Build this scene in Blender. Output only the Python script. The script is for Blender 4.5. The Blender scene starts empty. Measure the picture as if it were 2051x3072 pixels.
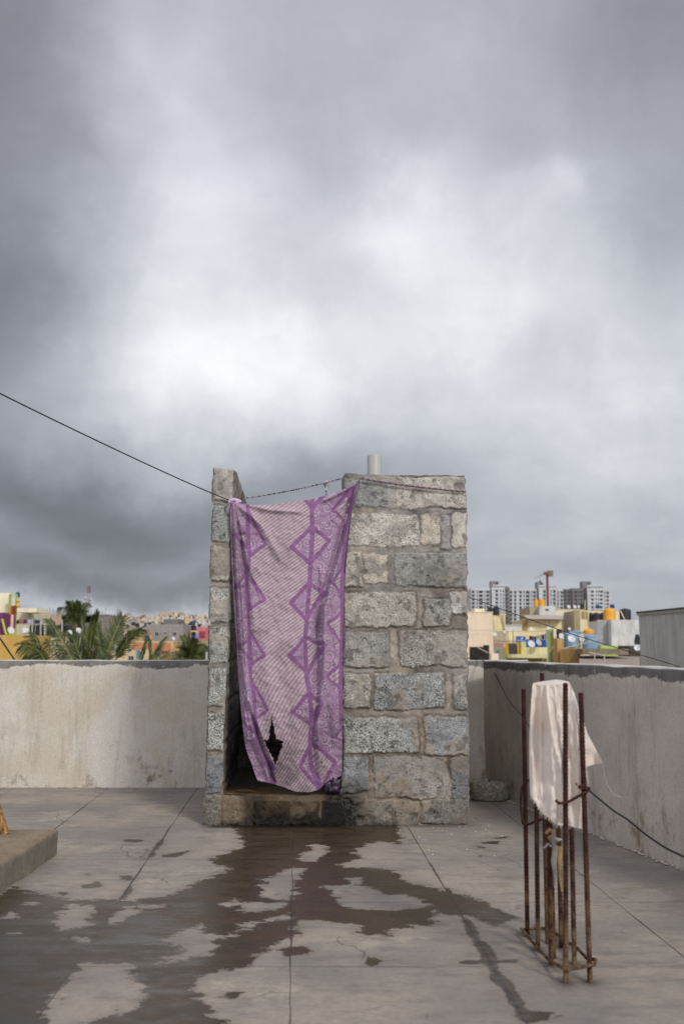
import bpy, math, random
import numpy as np
random.seed(7)
SC = bpy.context.scene
COL = SC.collection
# ---------------------------------------------------------------- camera model (35 mm lens, eye 1 m above the terrace)
W, H = 2051.0, 3072.0
FPX = 35.0/36.0*H
PITCH = math.atan(400.0/FPX)
CP, SP = math.cos(PITCH), math.sin(PITCH)
EYE = 1.0
def ray(x, y):
    a = (x-W/2)/FPX; b = (H/2-y)/FPX
    return a, CP-b*SP, SP+b*CP
def P(x, y, Y):                       # point seen at photo position x, y that stands Y metres in front
    a, dy, dz = ray(x, y); t = Y/dy
    return np.array([a*t, Y, EYE+dz*t])
def G(x, y, z=0.0):                   # point seen at photo position x, y on a level z
    a, dy, dz = ray(x, y); t = (z-EYE)/dz
    return np.array([a*t, dy*t, z])
def PXm(Y): return Y/FPX              # metres per photo pixel at distance Y
# frames of reference of the enlargements the measurements were read from
def zf(x0, y0, s): return lambda x, y: (x0+x*s, y0+y*s)
Z1 = zf(580, 1340, .5485); Z5 = zf(1480, 1980, .4343); Z8 = zf(1380, 1940, .4279)
ZA = zf(1380, 1700, .2168); ZB = zf(1700, 1700, .2239); ZL = zf(0, 1740, .2168); ZM = zf(300, 1760, .2168)
Z6 = zf(0, 2300, .657); Z7 = zf(1030, 2300, .651); ZK = zf(620, 1380, .2934); ZH = zf(660, 2100, .2551)
ZQ = zf(0, 0, 1.308)

# ---------------------------------------------------------------- noise
def _h(i, j, k, s):
    n = (i*73856093) ^ (j*19349663) ^ (k*83492791) ^ (s*2654435761 & 0x7fffffff)
    n = n & 0x7fffffff
    n = (n ^ (n >> 13))*1274126177 & 0x7fffffff
    n = (n ^ (n >> 16))*668265263 & 0x7fffffff
    return (n ^ (n >> 15) & 0x7fffffff)/float(0x7fffffff)
def vn(p, f, s=0):
    q = np.asarray(p, float)*f; i = np.floor(q).astype(np.int64); t = q-i; t = t*t*(3-2*t)
    r = 0
    for a in (0, 1):
        for b in (0, 1):
            for c in (0, 1):
                w = (t[..., 0] if a else 1-t[..., 0])*(t[..., 1] if b else 1-t[..., 1])*(t[..., 2] if c else 1-t[..., 2])
                r = r + w*_h(i[..., 0]+a, i[..., 1]+b, i[..., 2]+c, s)
    return r*2-1
def fbm(p, f, s=0, o=3):
    r = 0; a = 1.
    for k in range(o):
        r = r+a*vn(p, f*2**k, s+k*17); a *= .5
    return r
def lin(c):
    c = np.asarray(c, float)/255.
    return np.where(c <= .04045, c/12.92, ((c+.055)/1.055)**2.4)
def ss(x, a, b):
    t = np.clip((x-a)/(b-a), 0, 1); return t*t*(3-2*t)

# ---------------------------------------------------------------- object helpers
ORG = {}
def empty(name, loc, label, cat, group=None):
    o = bpy.data.objects.new(name, None); COL.objects.link(o)
    o.location = tuple(loc); o.empty_display_size = .1
    o['label'] = label; o['category'] = cat
    if group: o['group'] = group
    ORG[o.name] = np.array(loc, float)
    return o
def tag(o, label=None, cat=None, group=None, kind=None):
    if label and not kind: o['kind'] = 'thing'
    if label: o['label'] = label
    if cat: o['category'] = cat
    if group: o['group'] = group
    if kind: o['kind'] = kind
    return o
def link_mesh(name, me, parent=None, mats=()):
    for m in mats: me.materials.append(m)
    o = bpy.data.objects.new(name, me); COL.objects.link(o)
    if parent is not None:
        o.parent = parent; ORG[o.name] = ORG[parent.name]
    else: ORG[o.name] = np.zeros(3)
    return o
def npmesh(name, V, F, mat, parent=None, attrs=None, smooth=True, fmat=None):
    V = np.asarray(V, float).reshape(-1, 3)
    if parent is not None: V = V-ORG[parent.name]
    F = np.asarray(F, np.int32); n = F.shape[1]
    me = bpy.data.meshes.new(name)
    me.vertices.add(len(V)); me.vertices.foreach_set('co', V.astype(np.float32).ravel())
    me.loops.add(F.size); me.loops.foreach_set('vertex_index', F.ravel())
    me.polygons.add(len(F)); me.polygons.foreach_set('loop_start', np.arange(0, F.size, n, dtype=np.int32))
    me.update(calc_edges=True); me.validate()
    for k, a in (attrs or {}).items():
        a = np.asarray(a, np.float32)
        if a.ndim == 1:
            at = me.attributes.new(k, 'FLOAT', 'POINT'); at.data.foreach_set('value', a)
        else:
            if a.shape[1] == 3: a = np.hstack([a, np.ones((len(a), 1), np.float32)])
            at = me.attributes.new(k, 'FLOAT_COLOR', 'POINT'); at.data.foreach_set('color', a.ravel())
    me.polygons.foreach_set('use_smooth', np.full(len(me.polygons), smooth))
    mats = mat if isinstance(mat, (list, tuple)) else [mat]
    o = link_mesh(name, me, parent, mats)
    if fmat is not None: me.polygons.foreach_set('material_index', np.asarray(fmat, np.int32))
    return o
class MB:
    def __init__(s): s.v = []; s.f = []; s.sm = []
    def add(s, vs, fs, sm=False):
        n = len(s.v); s.v += [tuple(map(float, v)) for v in vs]; s.f += [tuple(n+i for i in f) for f in fs]; s.sm += [sm]*len(fs)
        return s
    def box(s, x0, x1, y0, y1, z0, z1, sh=0., b=0.):
        # sh slides the far side sideways per metre of depth
        d = (y1-y0)*sh
        if b > 0:
            b = min(b, (x1-x0)*.3, (y1-y0)*.3, (z1-z0)*.3)
            vs = []; 
            for (z, i) in ((z0, b), (z0+b, 0), (z1-b, 0), (z1, b)):
                for (x, y) in ((x0+i, y0+i), (x1-i, y0+i), (x1-i, y1-i), (x0+i, y1-i)):
                    vs.append((x+(y-y0)*sh, y, z))
            fs = [(3, 2, 1, 0), (12, 13, 14, 15)]
            for k in range(3):
                for j in range(4): fs.append((k*4+j, k*4+(j+1) % 4, k*4+4+(j+1) % 4, k*4+4+j))
            return s.add(vs, fs)
        vs = [(x0, y0, z0), (x1, y0, z0), (x1+d, y1, z0), (x0+d, y1, z0), (x0, y0, z1), (x1, y0, z1), (x1+d, y1, z1), (x0+d, y1, z1)]
        return s.add(vs, [(3, 2, 1, 0), (4, 5, 6, 7), (0, 1, 5, 4), (1, 2, 6, 5), (2, 3, 7, 6), (3, 0, 4, 7)])
    def tube(s, pts, r, n=8, caps=True):
        pts = [np.array(p, float) for p in pts]; m = len(pts)
        rs = r if hasattr(r, '__len__') else [r]*m
        vs = []; up = np.array([0, 0, 1.])
        t0 = pts[1]-pts[0]; t0 /= np.linalg.norm(t0)
        a = np.cross(t0, up); 
        if np.linalg.norm(a) < .2: a = np.cross(t0, [1, 0, 0])
        a /= np.linalg.norm(a)
        for i, p in enumerate(pts):
            t = pts[min(i+1, m-1)]-pts[max(i-1, 0)]; t /= max(np.linalg.norm(t), 1e-9)
            a = a-t*np.dot(a, t); a /= np.linalg.norm(a); b = np.cross(t, a)
            for k in range(n):
                w = 2*math.pi*k/n; vs.append(p+rs[i]*(math.cos(w)*a+math.sin(w)*b))
        fs = [(i*n+k, i*n+(k+1) % n, (i+1)*n+(k+1) % n, (i+1)*n+k) for i in range(m-1) for k in range(n)]
        s.add(vs, fs, True)
        if caps: s.add(vs[:n], [tuple(range(n))[::-1]]); s.add(vs[-n:], [tuple(range(n))])
        return s
    def lathe(s, c, prof, n=20, ax=(0, 0, 1)):
        ax = np.array(ax, float); ax /= np.linalg.norm(ax)
        a = np.cross(ax, [0, 1, 0] if abs(ax[1]) < .9 else [1, 0, 0]); a /= np.linalg.norm(a); b = np.cross(ax, a)
        vs = []; c = np.array(c, float)
        for (r, z) in prof:
            for k in range(n):
                w = 2*math.pi*k/n; vs.append(c+ax*z+max(r, 1e-4)*(math.cos(w)*a+math.sin(w)*b))
        m = len(prof)
        fs = [(i*n+k, i*n+(k+1) % n, (i+1)*n+(k+1) % n, (i+1)*n+k) for i in range(m-1) for k in range(n)]
        return s.add(vs, fs, True)
    def quad(s, a, b, c, d): return s.add([a, b, c, d], [(0, 1, 2, 3)])
    def build(s, name, mat, parent=None):
        o = parent
        org = ORG[parent.name] if parent is not None else np.zeros(3)
        me = bpy.data.meshes.new(name)
        me.from_pydata([tuple(np.array(v)-org) for v in s.v], [], s.f)
        me.polygons.foreach_set('use_smooth', s.sm); me.update()
        return link_mesh(name, me, parent, [mat])

# ---------------------------------------------------------------- materials
class NT:
    def __init__(s, name):
        s.m = bpy.data.materials.new(name); s.m.use_nodes = True; s.t = s.m.node_tree
        s.b = s.t.nodes['Principled BSDF']; s.out = s.t.nodes['Material Output']
    def n(s, ty, **kw):
        o = s.t.nodes.new(ty)
        for k, v in kw.items():
            if k[0] == 'i' and k[1:].isdigit(): s.put(o.inputs[int(k[1:])], v)
            else: setattr(o, k, v)
        return o
    def put(s, sock, v):
        if hasattr(v, 'links'): s.t.links.new(v, sock)
        elif hasattr(v, 'outputs'): s.t.links.new(v.outputs[0], sock)
        else:
            if sock.type == 'RGBA' and len(v) == 3: v = (*v, 1)
            sock.default_value = v
    def math(s, op, a, b=0., c=None, clamp=False):
        o = s.n('ShaderNodeMath', operation=op, use_clamp=clamp); s.put(o.inputs[0], a); s.put(o.inputs[1], b)
        if c is not None: s.put(o.inputs[2], c)
        return o.outputs[0]
    def mix(s, f, a, b, mode='MIX'):
        o = s.n('ShaderNodeMix', data_type='RGBA', blend_type=mode); s.put(o.inputs[0], f); s.put(o.inputs[6], a); s.put(o.inputs[7], b)
        return o.outputs[2]
    def ramp(s, f, a, b, lo=0., hi=1.):
        o = s.n('ShaderNodeMapRange', interpolation_type='SMOOTHSTEP'); s.put(o.inputs[0], f); s.put(o.inputs[1], a); s.put(o.inputs[2], b); s.put(o.inputs[3], lo); s.put(o.inputs[4], hi)
        return o.outputs[0]
    def pos(s, sc=(1, 1, 1)):
        g = s.n('ShaderNodeNewGeometry'); mp = s.n('ShaderNodeMapping'); mp.inputs['Scale'].default_value = sc
        s.t.links.new(g.outputs['Position'], mp.inputs['Vector']); return mp.outputs[0]
    def noise(s, v, scale, detail=3, rough=.55):
        o = s.n('ShaderNodeTexNoise'); s.put(o.inputs['Vector'], v); s.put(o.inputs['Scale'], scale)
        o.inputs['Detail'].default_value = detail; o.inputs['Roughness'].default_value = rough
        return o.outputs[0]
    def vor(s, v, scale, out='Distance', feat='F1'):
        o = s.n('ShaderNodeTexVoronoi', feature=feat); s.put(o.inputs['Vector'], v); s.put(o.inputs['Scale'], scale); return o.outputs[out]
    def attr(s, name, out='Fac'):
        o = s.n('ShaderNodeAttribute', attribute_name=name); return o.outputs[out]
    def bump(s, h, dist=.002, strength=1.):
        o = s.n('ShaderNodeBump'); s.put(o.inputs['Height'], h); o.inputs['Distance'].default_value = dist; s.put(o.inputs['Strength'], strength)
        s.t.links.new(o.outputs[0], s.b.inputs['Normal']); return o
    def fin(s, col, rough=.9, spec=.3):
        s.put(s.b.inputs['Base Color'], col); s.put(s.b.inputs['Roughness'], rough); s.put(s.b.inputs['Specular IOR Level'], spec)
        return s.m
_mc = {}
def plain(name, rgb, rough=.7, var=.2, scale=3., streak=True, metal=0., spec=.4, bumpd=0.):
    if name in _mc: return _mc[name]
    k = NT(name); c = lin(rgb) if max(rgb) > 1 else np.array(rgb)
    a = k.noise(k.pos((1, 1, .25) if streak else (1, 1, 1)), scale, 5, .65)
    b = k.noise(k.pos(), scale*9, 3)
    v = k.math('ADD', k.math('MULTIPLY', a, .7), k.math('MULTIPLY', b, .3))
    f = k.ramp(v, .3, .7)
    col = k.mix(f, tuple(c*(1-var)), tuple(np.minimum(c*(1+var*.6), .95)))
    if bumpd: k.bump(b, bumpd)
    k.b.inputs['Metallic'].default_value = metal
    _mc[name] = k.fin(col, rough, spec); return _mc[name]
def facade(name, rgb, dirt_shade=.35, scale=.8):
    if name in _mc: return _mc[name]
    k = NT(name); c = lin(rgb)
    st = k.noise(k.pos((2.2, 2.2, .22)), scale*2, 5, .7); bl = k.noise(k.pos(), scale, 4, .6); fn = k.noise(k.pos(), scale*14, 3)
    v = k.math('ADD', k.math('MULTIPLY', st, .5), k.math('ADD', k.math('MULTIPLY', bl, .35), k.math('MULTIPLY', fn, .15)))
    col = k.mix(k.ramp(v, .40, .66), tuple(np.minimum(c*1.05, .85)), tuple(c*(1-dirt_shade)*np.array([.98, .95, .9])))
    _mc[name] = k.fin(col, .92, .2); return _mc[name]

def m_block():
    k = NT('rough_concrete_block'); base = k.attr('tint', 'Color'); mask = k.attr('mask'); grime = k.attr('grime')
    p = k.pos()
    g1 = k.noise(p, 95, 4, .75); g2 = k.vor(p, 150); g3 = k.noise(p, 22, 3, .6); g4 = k.noise(p, 230, 2, .6)
    sp = k.math('ADD', k.math('MULTIPLY', g1, .65), k.math('MULTIPLY', g4, .35))
    coarse = k.attr('coarse')
    lo = k.math('MULTIPLY_ADD', coarse, -.58, .93); hi = k.math('MULTIPLY_ADD', coarse, .42, 1.06)
    speck = k.ramp(sp, .42, .60); sv = k.math('ADD', k.math('MULTIPLY', speck, k.math('SUBTRACT', hi, lo)), lo)
    pit = k.ramp(k.noise(p, 62, 2, .5), .30, .38, .35, 1.)
    pit = k.math('ADD', k.math('MULTIPLY', pit, mask), k.math('SUBTRACT', 1., mask))
    sv = k.math('MULTIPLY', sv, pit)
    sv = k.math('MULTIPLY', sv, k.ramp(g3, .3, .7, .82, 1.14))
    col = k.n('ShaderNodeVectorMath', operation='SCALE'); k.put(col.inputs[0], base); k.put(col.inputs['Scale'], sv)
    dark = k.math('MULTIPLY', grime, k.ramp(k.noise(p, 30, 4, .7), .25, .6, .6, 1.), clamp=True)
    c2 = k.mix(dark, col.outputs[0], (.006, .0052, .0042))
    h = k.math('ADD', k.math('MULTIPLY', g1, 1.), k.math('MULTIPLY', g2, .6))
    k.bump(h, .0045, k.math('MULTIPLY_ADD', mask, .7, .25))
    return k.fin(c2, k.math('MULTIPLY_ADD', dark, -.35, .95), .25)
def m_floor():
    k = NT('wet_cement_screed'); p = k.pos(); g = k.n('ShaderNodeSeparateXYZ', i0=p)
    n1 = k.noise(p, 1.3, 5, .6); n2 = k.noise(k.pos((1, 2.5, 1)), 5, 5, .7); n3 = k.noise(p, 45, 4, .7); n4 = k.noise(p, 260, 2)
    dry = k.mix(k.ramp(n1, .35, .65), lin((130, 125, 118)), lin((158, 148, 134)))
    dry = k.mix(k.ramp(n2, .45, .68, 0, .65), dry, lin((108, 104, 100)))
    dry = k.mix(k.ramp(k.noise(p, 2.2, 6, .75), .56, .66, 0, .5), dry, lin((178, 167, 150)))
    dry = k.mix(k.ramp(n3, .35, .72, .0, .38), dry, lin((112, 106, 98)))
    spots = k.ramp(k.vor(k.mix(.03, p, k.noise(p, 9)), 9.), .02, .05, .55, 0.)
    spots = k.math('MULTIPLY', spots, k.ramp(k.noise(p, 3.), .54, .6))
    dry = k.mix(spots, dry, lin((110, 100, 88)))
    trow = k.noise(k.pos((1, 5, 1)), 3.2, 6, .8)
    dry = k.mix(k.ramp(trow, .55, .70, 0, .35), dry, lin((120, 113, 105))); dry = k.mix(k.ramp(k.noise(k.pos((4, 1.2, 1)), 2.6, 6, .8), .56, .72, 0, .3), dry, lin((176, 169, 158)))
    wetc = k.mix(k.ramp(n2, .3, .7), lin((56, 46, 34)), lin((76, 62, 45)))
    wetc = k.mix(k.ramp(k.noise(p, 7, 5, .7), .4, .62, 0, .6), wetc, lin((58, 54, 41)))
    wetc = k.mix(k.attr('soak'), wetc, lin((50, 44, 38)))
    d = k.attr('wet')                        # metres inside (+) or outside (-) the puddles
    rag = k.math('ADD', k.math('MULTIPLY', k.math('SUBTRACT', k.noise(k.pos((1, 1.6, 1)), 9, 7, .76), .5), .27), k.math('MULTIPLY', k.math('SUBTRACT', k.noise(p, 60, 3, .6), .5), .025))
    dd = k.math('ADD', d, rag)
    dd = k.math('MAXIMUM', dd, k.math('ADD', k.attr('wet2'), k.math('ADD', .008, k.math('MULTIPLY', rag, .25))))
    wet = k.ramp(dd, -.004, .006)
    rim = k.math('MULTIPLY', k.ramp(dd, .0, .03, 1, 0), wet)
    damp = k.ramp(dd, -.06, .0, 0, .35)
    col = k.mix(damp, dry, lin((120, 110, 98)))
    col = k.mix(wet, col, wetc); col = k.mix(k.math('MULTIPLY', rim, .35), col, lin((66, 58, 48)))
    # joints scored in the screed
    xs = k.math('ADD', g.outputs[0], k.math('MULTIPLY', g.outputs[1], .0451))
    wob = k.math('MULTIPLY', k.math('SUBTRACT', k.noise(p, 4, 3, .6), .5), .016)
    xs = k.math('ADD', xs, wob); ys = k.math('ADD', g.outputs[1], k.math('ADD', wob, k.math('MULTIPLY', g.outputs[0], .004)))
    jn = None
    for (c, w) in JX:
        dd2 = k.math('ABSOLUTE', k.math('SUBTRACT', xs, c)); ww = k.math('MULTIPLY', k.ramp(k.noise(p, 1.8), .35, .7, .4, 1.8), w)
        r = k.math('SUBTRACT', 1., k.math('DIVIDE', dd2, ww), clamp=True); jn = r if jn is None else k.math('MAXIMUM', jn, r)
    for (c, w) in JY:
        dd2 = k.math('ABSOLUTE', k.math('SUBTRACT', ys, c)); ww = k.math('MULTIPLY', k.ramp(k.noise(p, 2.3), .35, .75, .35, 1.5), w)
        r = k.math('SUBTRACT', 1., k.math('DIVIDE', dd2, ww), clamp=True); jn = k.math('MAXIMUM', jn, r)
    # fine meandering shrinkage cracks
    wv = k.n('ShaderNodeVectorMath', operation='ADD'); k.put(wv.inputs[0], p)
    nz = k.n('ShaderNodeTexNoise'); k.put(nz.inputs['Vector'], p); nz.inputs['Scale'].default_value = 3.; nz.inputs['Detail'].default_value = 5
    sc_ = k.n('ShaderNodeVectorMath', operation='SCALE'); k.put(sc_.inputs[0], nz.outputs['Color']); sc_.inputs['Scale'].default_value = .35; k.put(wv.inputs[1], sc_.outputs[0])
    cr = k.ramp(k.vor(wv.outputs[0], 1.5, 'Distance', 'DISTANCE_TO_EDGE'), .002, .007, .5, 0.)
    cr = k.math('MULTIPLY', cr, k.ramp(k.noise(p, 1.1), .5, .56))
    jn2 = k.math('MAXIMUM', k.ramp(jn, .15, .8, 0, .8), cr)
    col = k.mix(jn2, col, lin((48, 43, 39)))
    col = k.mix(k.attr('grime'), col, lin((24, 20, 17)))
    h = k.math('ADD', k.math('MULTIPLY', n3, .6), k.math('MULTIPLY', n4, .4)); h = k.math('SUBTRACT', h, k.math('MULTIPLY', jn2, 1.5))
    k.bump(h, .0012, k.math('MULTIPLY_ADD', wet, -.8, 1.))
    rough = k.math('ADD', k.math('MULTIPLY', wet, k.ramp(n2, .35, .65, -.58, -.36)), .78)
    return k.fin(col, rough, k.math('MULTIPLY_ADD', wet, -.10, .35))
def m_parapet(name, body, body2, stain, band, bandcol, zt=.893, stk=.45):
    k = NT(name); p = k.pos(); g = k.n('ShaderNodeSeparateXYZ', i0=p); z = g.outputs[2]
    st = k.noise(k.pos((3.2, 3.2, .35)), 3., 6, .7); bl = k.noise(p, 2.2, 5, .65); fn = k.noise(p, 70, 4, .75); sp = k.noise(p, 190, 2)
    col = k.mix(k.ramp(bl, .38, .62), lin(body), lin(body2))
    col = k.mix(k.ramp(st, .50, .70, 0, stk), col, lin(stain))
    low = k.ramp(z, .0, .5, 1, 0)
    blot = k.math('MULTIPLY', k.ramp(k.noise(k.pos((1, 1, .7)), 5.5, 6, .75), .52, .68), k.math('MULTIPLY_ADD', low, .85, .10))
    col = k.mix(blot, col, lin((118, 98, 72)))
    dk = k.math('MULTIPLY', k.ramp(k.noise(p, 26, 5, .8), .60, .70), k.math('MULTIPLY', k.ramp(k.noise(p, 3.2, 3), .5, .62), k.math('MULTIPLY_ADD', low, .9, .1)))
    col = k.mix(dk, col, lin((70, 58, 45)))
    col = k.mix(k.ramp(fn, .35, .75, 0, .26), col, lin((112, 104, 94)))
    # bare cement strip along the top with a torn lower edge
    e = k.math('ADD', k.math('SUBTRACT', zt-band, z), k.math('MULTIPLY', k.math('SUBTRACT', k.noise(k.pos((1, 1, 1.6)), 7, 6, .75), .5), .11))
    e = k.math('SUBTRACT', e, k.math('MULTIPLY', k.math('SUBTRACT', k.noise(p, 1.4, 2), .5), .10))
    top = k.ramp(e, -.006, .006, 1, 0)
    bc = k.mix(k.ramp(k.noise(k.pos((1, 1, .6)), 9, 5, .7), .35, .7), lin(bandcol), tuple(lin(bandcol)*.62))
    edge = k.math('MULTIPLY', k.ramp(e, .0, .05, 1, 0), k.ramp(e, -.006, .004))
    edge = k.math('MULTIPLY', edge, k.ramp(k.noise(p, 26, 4, .7), .42, .6))
    col = k.mix(k.math('MULTIPLY', edge, .75), col, lin((206, 202, 196)))
    col = k.mix(top, col, bc)
    fl = k.math('MULTIPLY', k.ramp(k.noise(p, 38, 3, .6), .66, .69), k.ramp(e, -.10, -.02))
    col = k.mix(k.math('MULTIPLY', fl, top), col, lin((205, 202, 198)))
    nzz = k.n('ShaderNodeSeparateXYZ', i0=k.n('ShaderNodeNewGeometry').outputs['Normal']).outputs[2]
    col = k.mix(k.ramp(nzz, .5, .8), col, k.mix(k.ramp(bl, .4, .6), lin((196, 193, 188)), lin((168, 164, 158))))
    k.bump(k.math('ADD', k.math('MULTIPLY', fn, .7), k.math('MULTIPLY', sp, .3)), .0035, .8)
    return k.fin(col, .93, .2)
def m_cloth(name, attr, transl, tint=1.):
    k = NT(name); c = k.attr(attr, 'Color')
    k.put(k.b.inputs['Base Color'], c); k.b.inputs['Roughness'].default_value = .9; k.b.inputs['Specular IOR Level'].default_value = .15
    k.b.inputs['Sheen Weight'].default_value = .1
    t = k.n('ShaderNodeBsdfTranslucent'); k.put(t.inputs[0], c)
    mx = k.n('ShaderNodeMixShader'); mx.inputs[0].default_value = transl
    k.t.links.new(k.b.outputs[0], mx.inputs[1]); k.t.links.new(t.outputs[0], mx.inputs[2]); k.t.links.new(mx.outputs[0], k.out.inputs[0])
    wv = k.noise(k.pos(), 420, 2); k.bump(wv, .0006, .6)
    return k.m
def m_rust():
    k = NT('rusty_ribbed_steel'); p = k.pos(); z = k.n('ShaderNodeSeparateXYZ', i0=p).outputs[2]
    c = k.mix(k.ramp(k.noise(p, 40, 4, .7), .35, .65), lin((38, 18, 16)), lin((64, 34, 27)))
    low = k.math('ADD', k.ramp(z, .0, .5, .55, 0.), 0.)
    c = k.mix(k.math('MULTIPLY', low, k.ramp(k.noise(k.pos((1, 1, .5)), 22, 4, .7), .40, .62)), c, lin((134, 112, 78)))
    k.bump(k.noise(p, 300, 3), .0008)
    return k.fin(c, .85, .25)

# ================================================================ terrace floor
SH = -.0451                                             # sideways run of the joints and of the booth per metre
def sx(pt): return pt[0]-SH*pt[1]
JX = []
for (xa, ya, xb, yb, w) in ((672*1.308, 1900*1.308, 664*1.308, 2349*1.308, .0055), (518, 2476, 113, 3048, .0055), (1251, 2524, 1576, 3072, .0075), (1727, 2606, 2051, 2879, .005), (305, 2375, 181, 2481, .0055)):
    a = G(xa, ya); b = G(xb, yb); JX.append(((sx(a)+sx(b))/2, w))
JX.append((JX[4][0]-.66, .004)); JX.append((JX[3][0]+.66, .004))
JY = [(G(800, y)[1], w) for (y, w) in ((2899, .004), (2706, .0045), (2579, .003), (2484, .003), (2413, .0025))]
JY.append((JY[0][0]-.8, .004))
YPAR = G(300, 2363)[1]; ZPAR = P(300, 1981, YPAR)[2]
CA = G(1456, 2374); CB = G(2051, 2610)                    # foot of the right parapet
def seg_d(px, py, poly):
    d = np.full(px.shape, 1e9); ins = np.zeros(px.shape, bool); n = len(poly)
    for i in range(n):
        x0, y0 = poly[i]; x1, y1 = poly[(i+1) % n]
        dx, dy = x1-x0, y1-y0; t = np.clip(((px-x0)*dx+(py-y0)*dy)/(dx*dx+dy*dy+1e-12), 0, 1)
        d = np.minimum(d, np.hypot(px-x0-t*dx, py-y0-t*dy))
        c = ((y0 > py) != (y1 > py)) & (px < (x1-x0)*(py-y0)/(y1-y0+1e-12)+x0); ins ^= c
    return np.where(ins, d, -d)
# puddle outlines (floor positions), then dry islands inside them
WETP = [[Z6(*q) for q in [(1060, 262), (1115, 360), (1040, 400), (950, 425), (1045, 470), (850, 555), (740, 600), (560, 610), (330, 610), (140, 570), (60, 548), (0, 590), (-300, 700), (-600, 1000), (-600, 1500), (180, 1500), (200, 1140), (300, 1010), (370, 900), (585, 900), (650, 1010), (655, 1085), (440, 1150), (300, 1250), (400, 1500), (1100, 1500), (1010, 1150), (900, 1060), (905, 960), (1100, 915), (1230, 830), (1330, 770), (1400, 700), (1568, 700), (1568, 262)]],
        [Z7(*q) for q in [(-60, 262), (250, 268), (270, 360), (150, 340), (60, 380), (75, 435), (0, 445), (-60, 440)]],
        [Z7(*q) for q in [(-120, 470), (110, 465), (230, 480), (300, 530), (450, 570), (620, 610), (790, 695), (700, 735), (560, 690), (415, 660), (410, 730), (250, 740), (210, 780), (90, 770), (80, 740), (-120, 690)]],
        [Z7(*q) for q in [(820, 1130), (940, 1140), (930, 1170), (840, 1180)]], [Z7(*q) for q in [(110, 880), (165, 890), (160, 908), (115, 905)]],
        [Z6(*q) for q in [(375, 545), (450, 530), (455, 550), (385, 555)]], [Z6(*q) for q in [(560, 500), (600, 500), (595, 515), (562, 512)]],
        [Z6(*q) for q in [(745, 405), (865, 385), (800, 412), (750, 413)]], [Z6(*q) for q in [(565, 332), (650, 333), (640, 342), (580, 342)]],
        [Z6(*q) for q in [(1040, 1030), (1085, 1030), (1080, 1055), (1045, 1052)]], [Z6(*q) for q in [(1290, 825), (1400, 820), (1400, 850), (1310, 860)]]]
DRYP = [[Z6(*q) for q in L] for L in (
    [(1360, 430), (1430, 350), (1510, 365), (1470, 410), (1400, 440)], [(1190, 590), (1200, 520), (1290, 480), (1330, 455), (1390, 465), (1340, 520), (1365, 575), (1320, 610), (1220, 605)],
    [(1090, 660), (1120, 620), (1310, 622), (1290, 650), (1180, 662)], [(1005, 630), (1060, 610), (1080, 640), (1040, 650)], [(1095, 745), (1100, 710), (1200, 700), (1310, 672), (1320, 690), (1200, 720), (1130, 748)],
    [(750, 890), (830, 830), (760, 790), (800, 760), (920, 715), (950, 755), (1050, 770), (960, 800), (1010, 830), (950, 865), (850, 885), (770, 898)],
    [(270, 745), (280, 640), (460, 630), (410, 670), (420, 720), (330, 740)], [(340, 795), (400, 762), (410, 785), (380, 803)], [(520, 715), (530, 660), (600, 640), (640, 655), (560, 700)], [(640, 650), (640, 630), (745, 630), (700, 655)],
    [(10, 690), (60, 672), (100, 680), (80, 695)], [(60, 760), (90, 745), (95, 765)], [(110, 630), (175, 620), (170, 635)])] + [[Z7(*q) for q in L] for L in ([(20, 515), (75, 512), (80, 532), (40, 540)], [(0, 445), (100, 420), (180, 445), (150, 470), (0, 470)], [(-90, 550), (100, 548), (200, 585), (280, 590), (330, 610), (400, 640), (250, 660), (100, 655), (-20, 640), (-30, 600)])]
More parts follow.
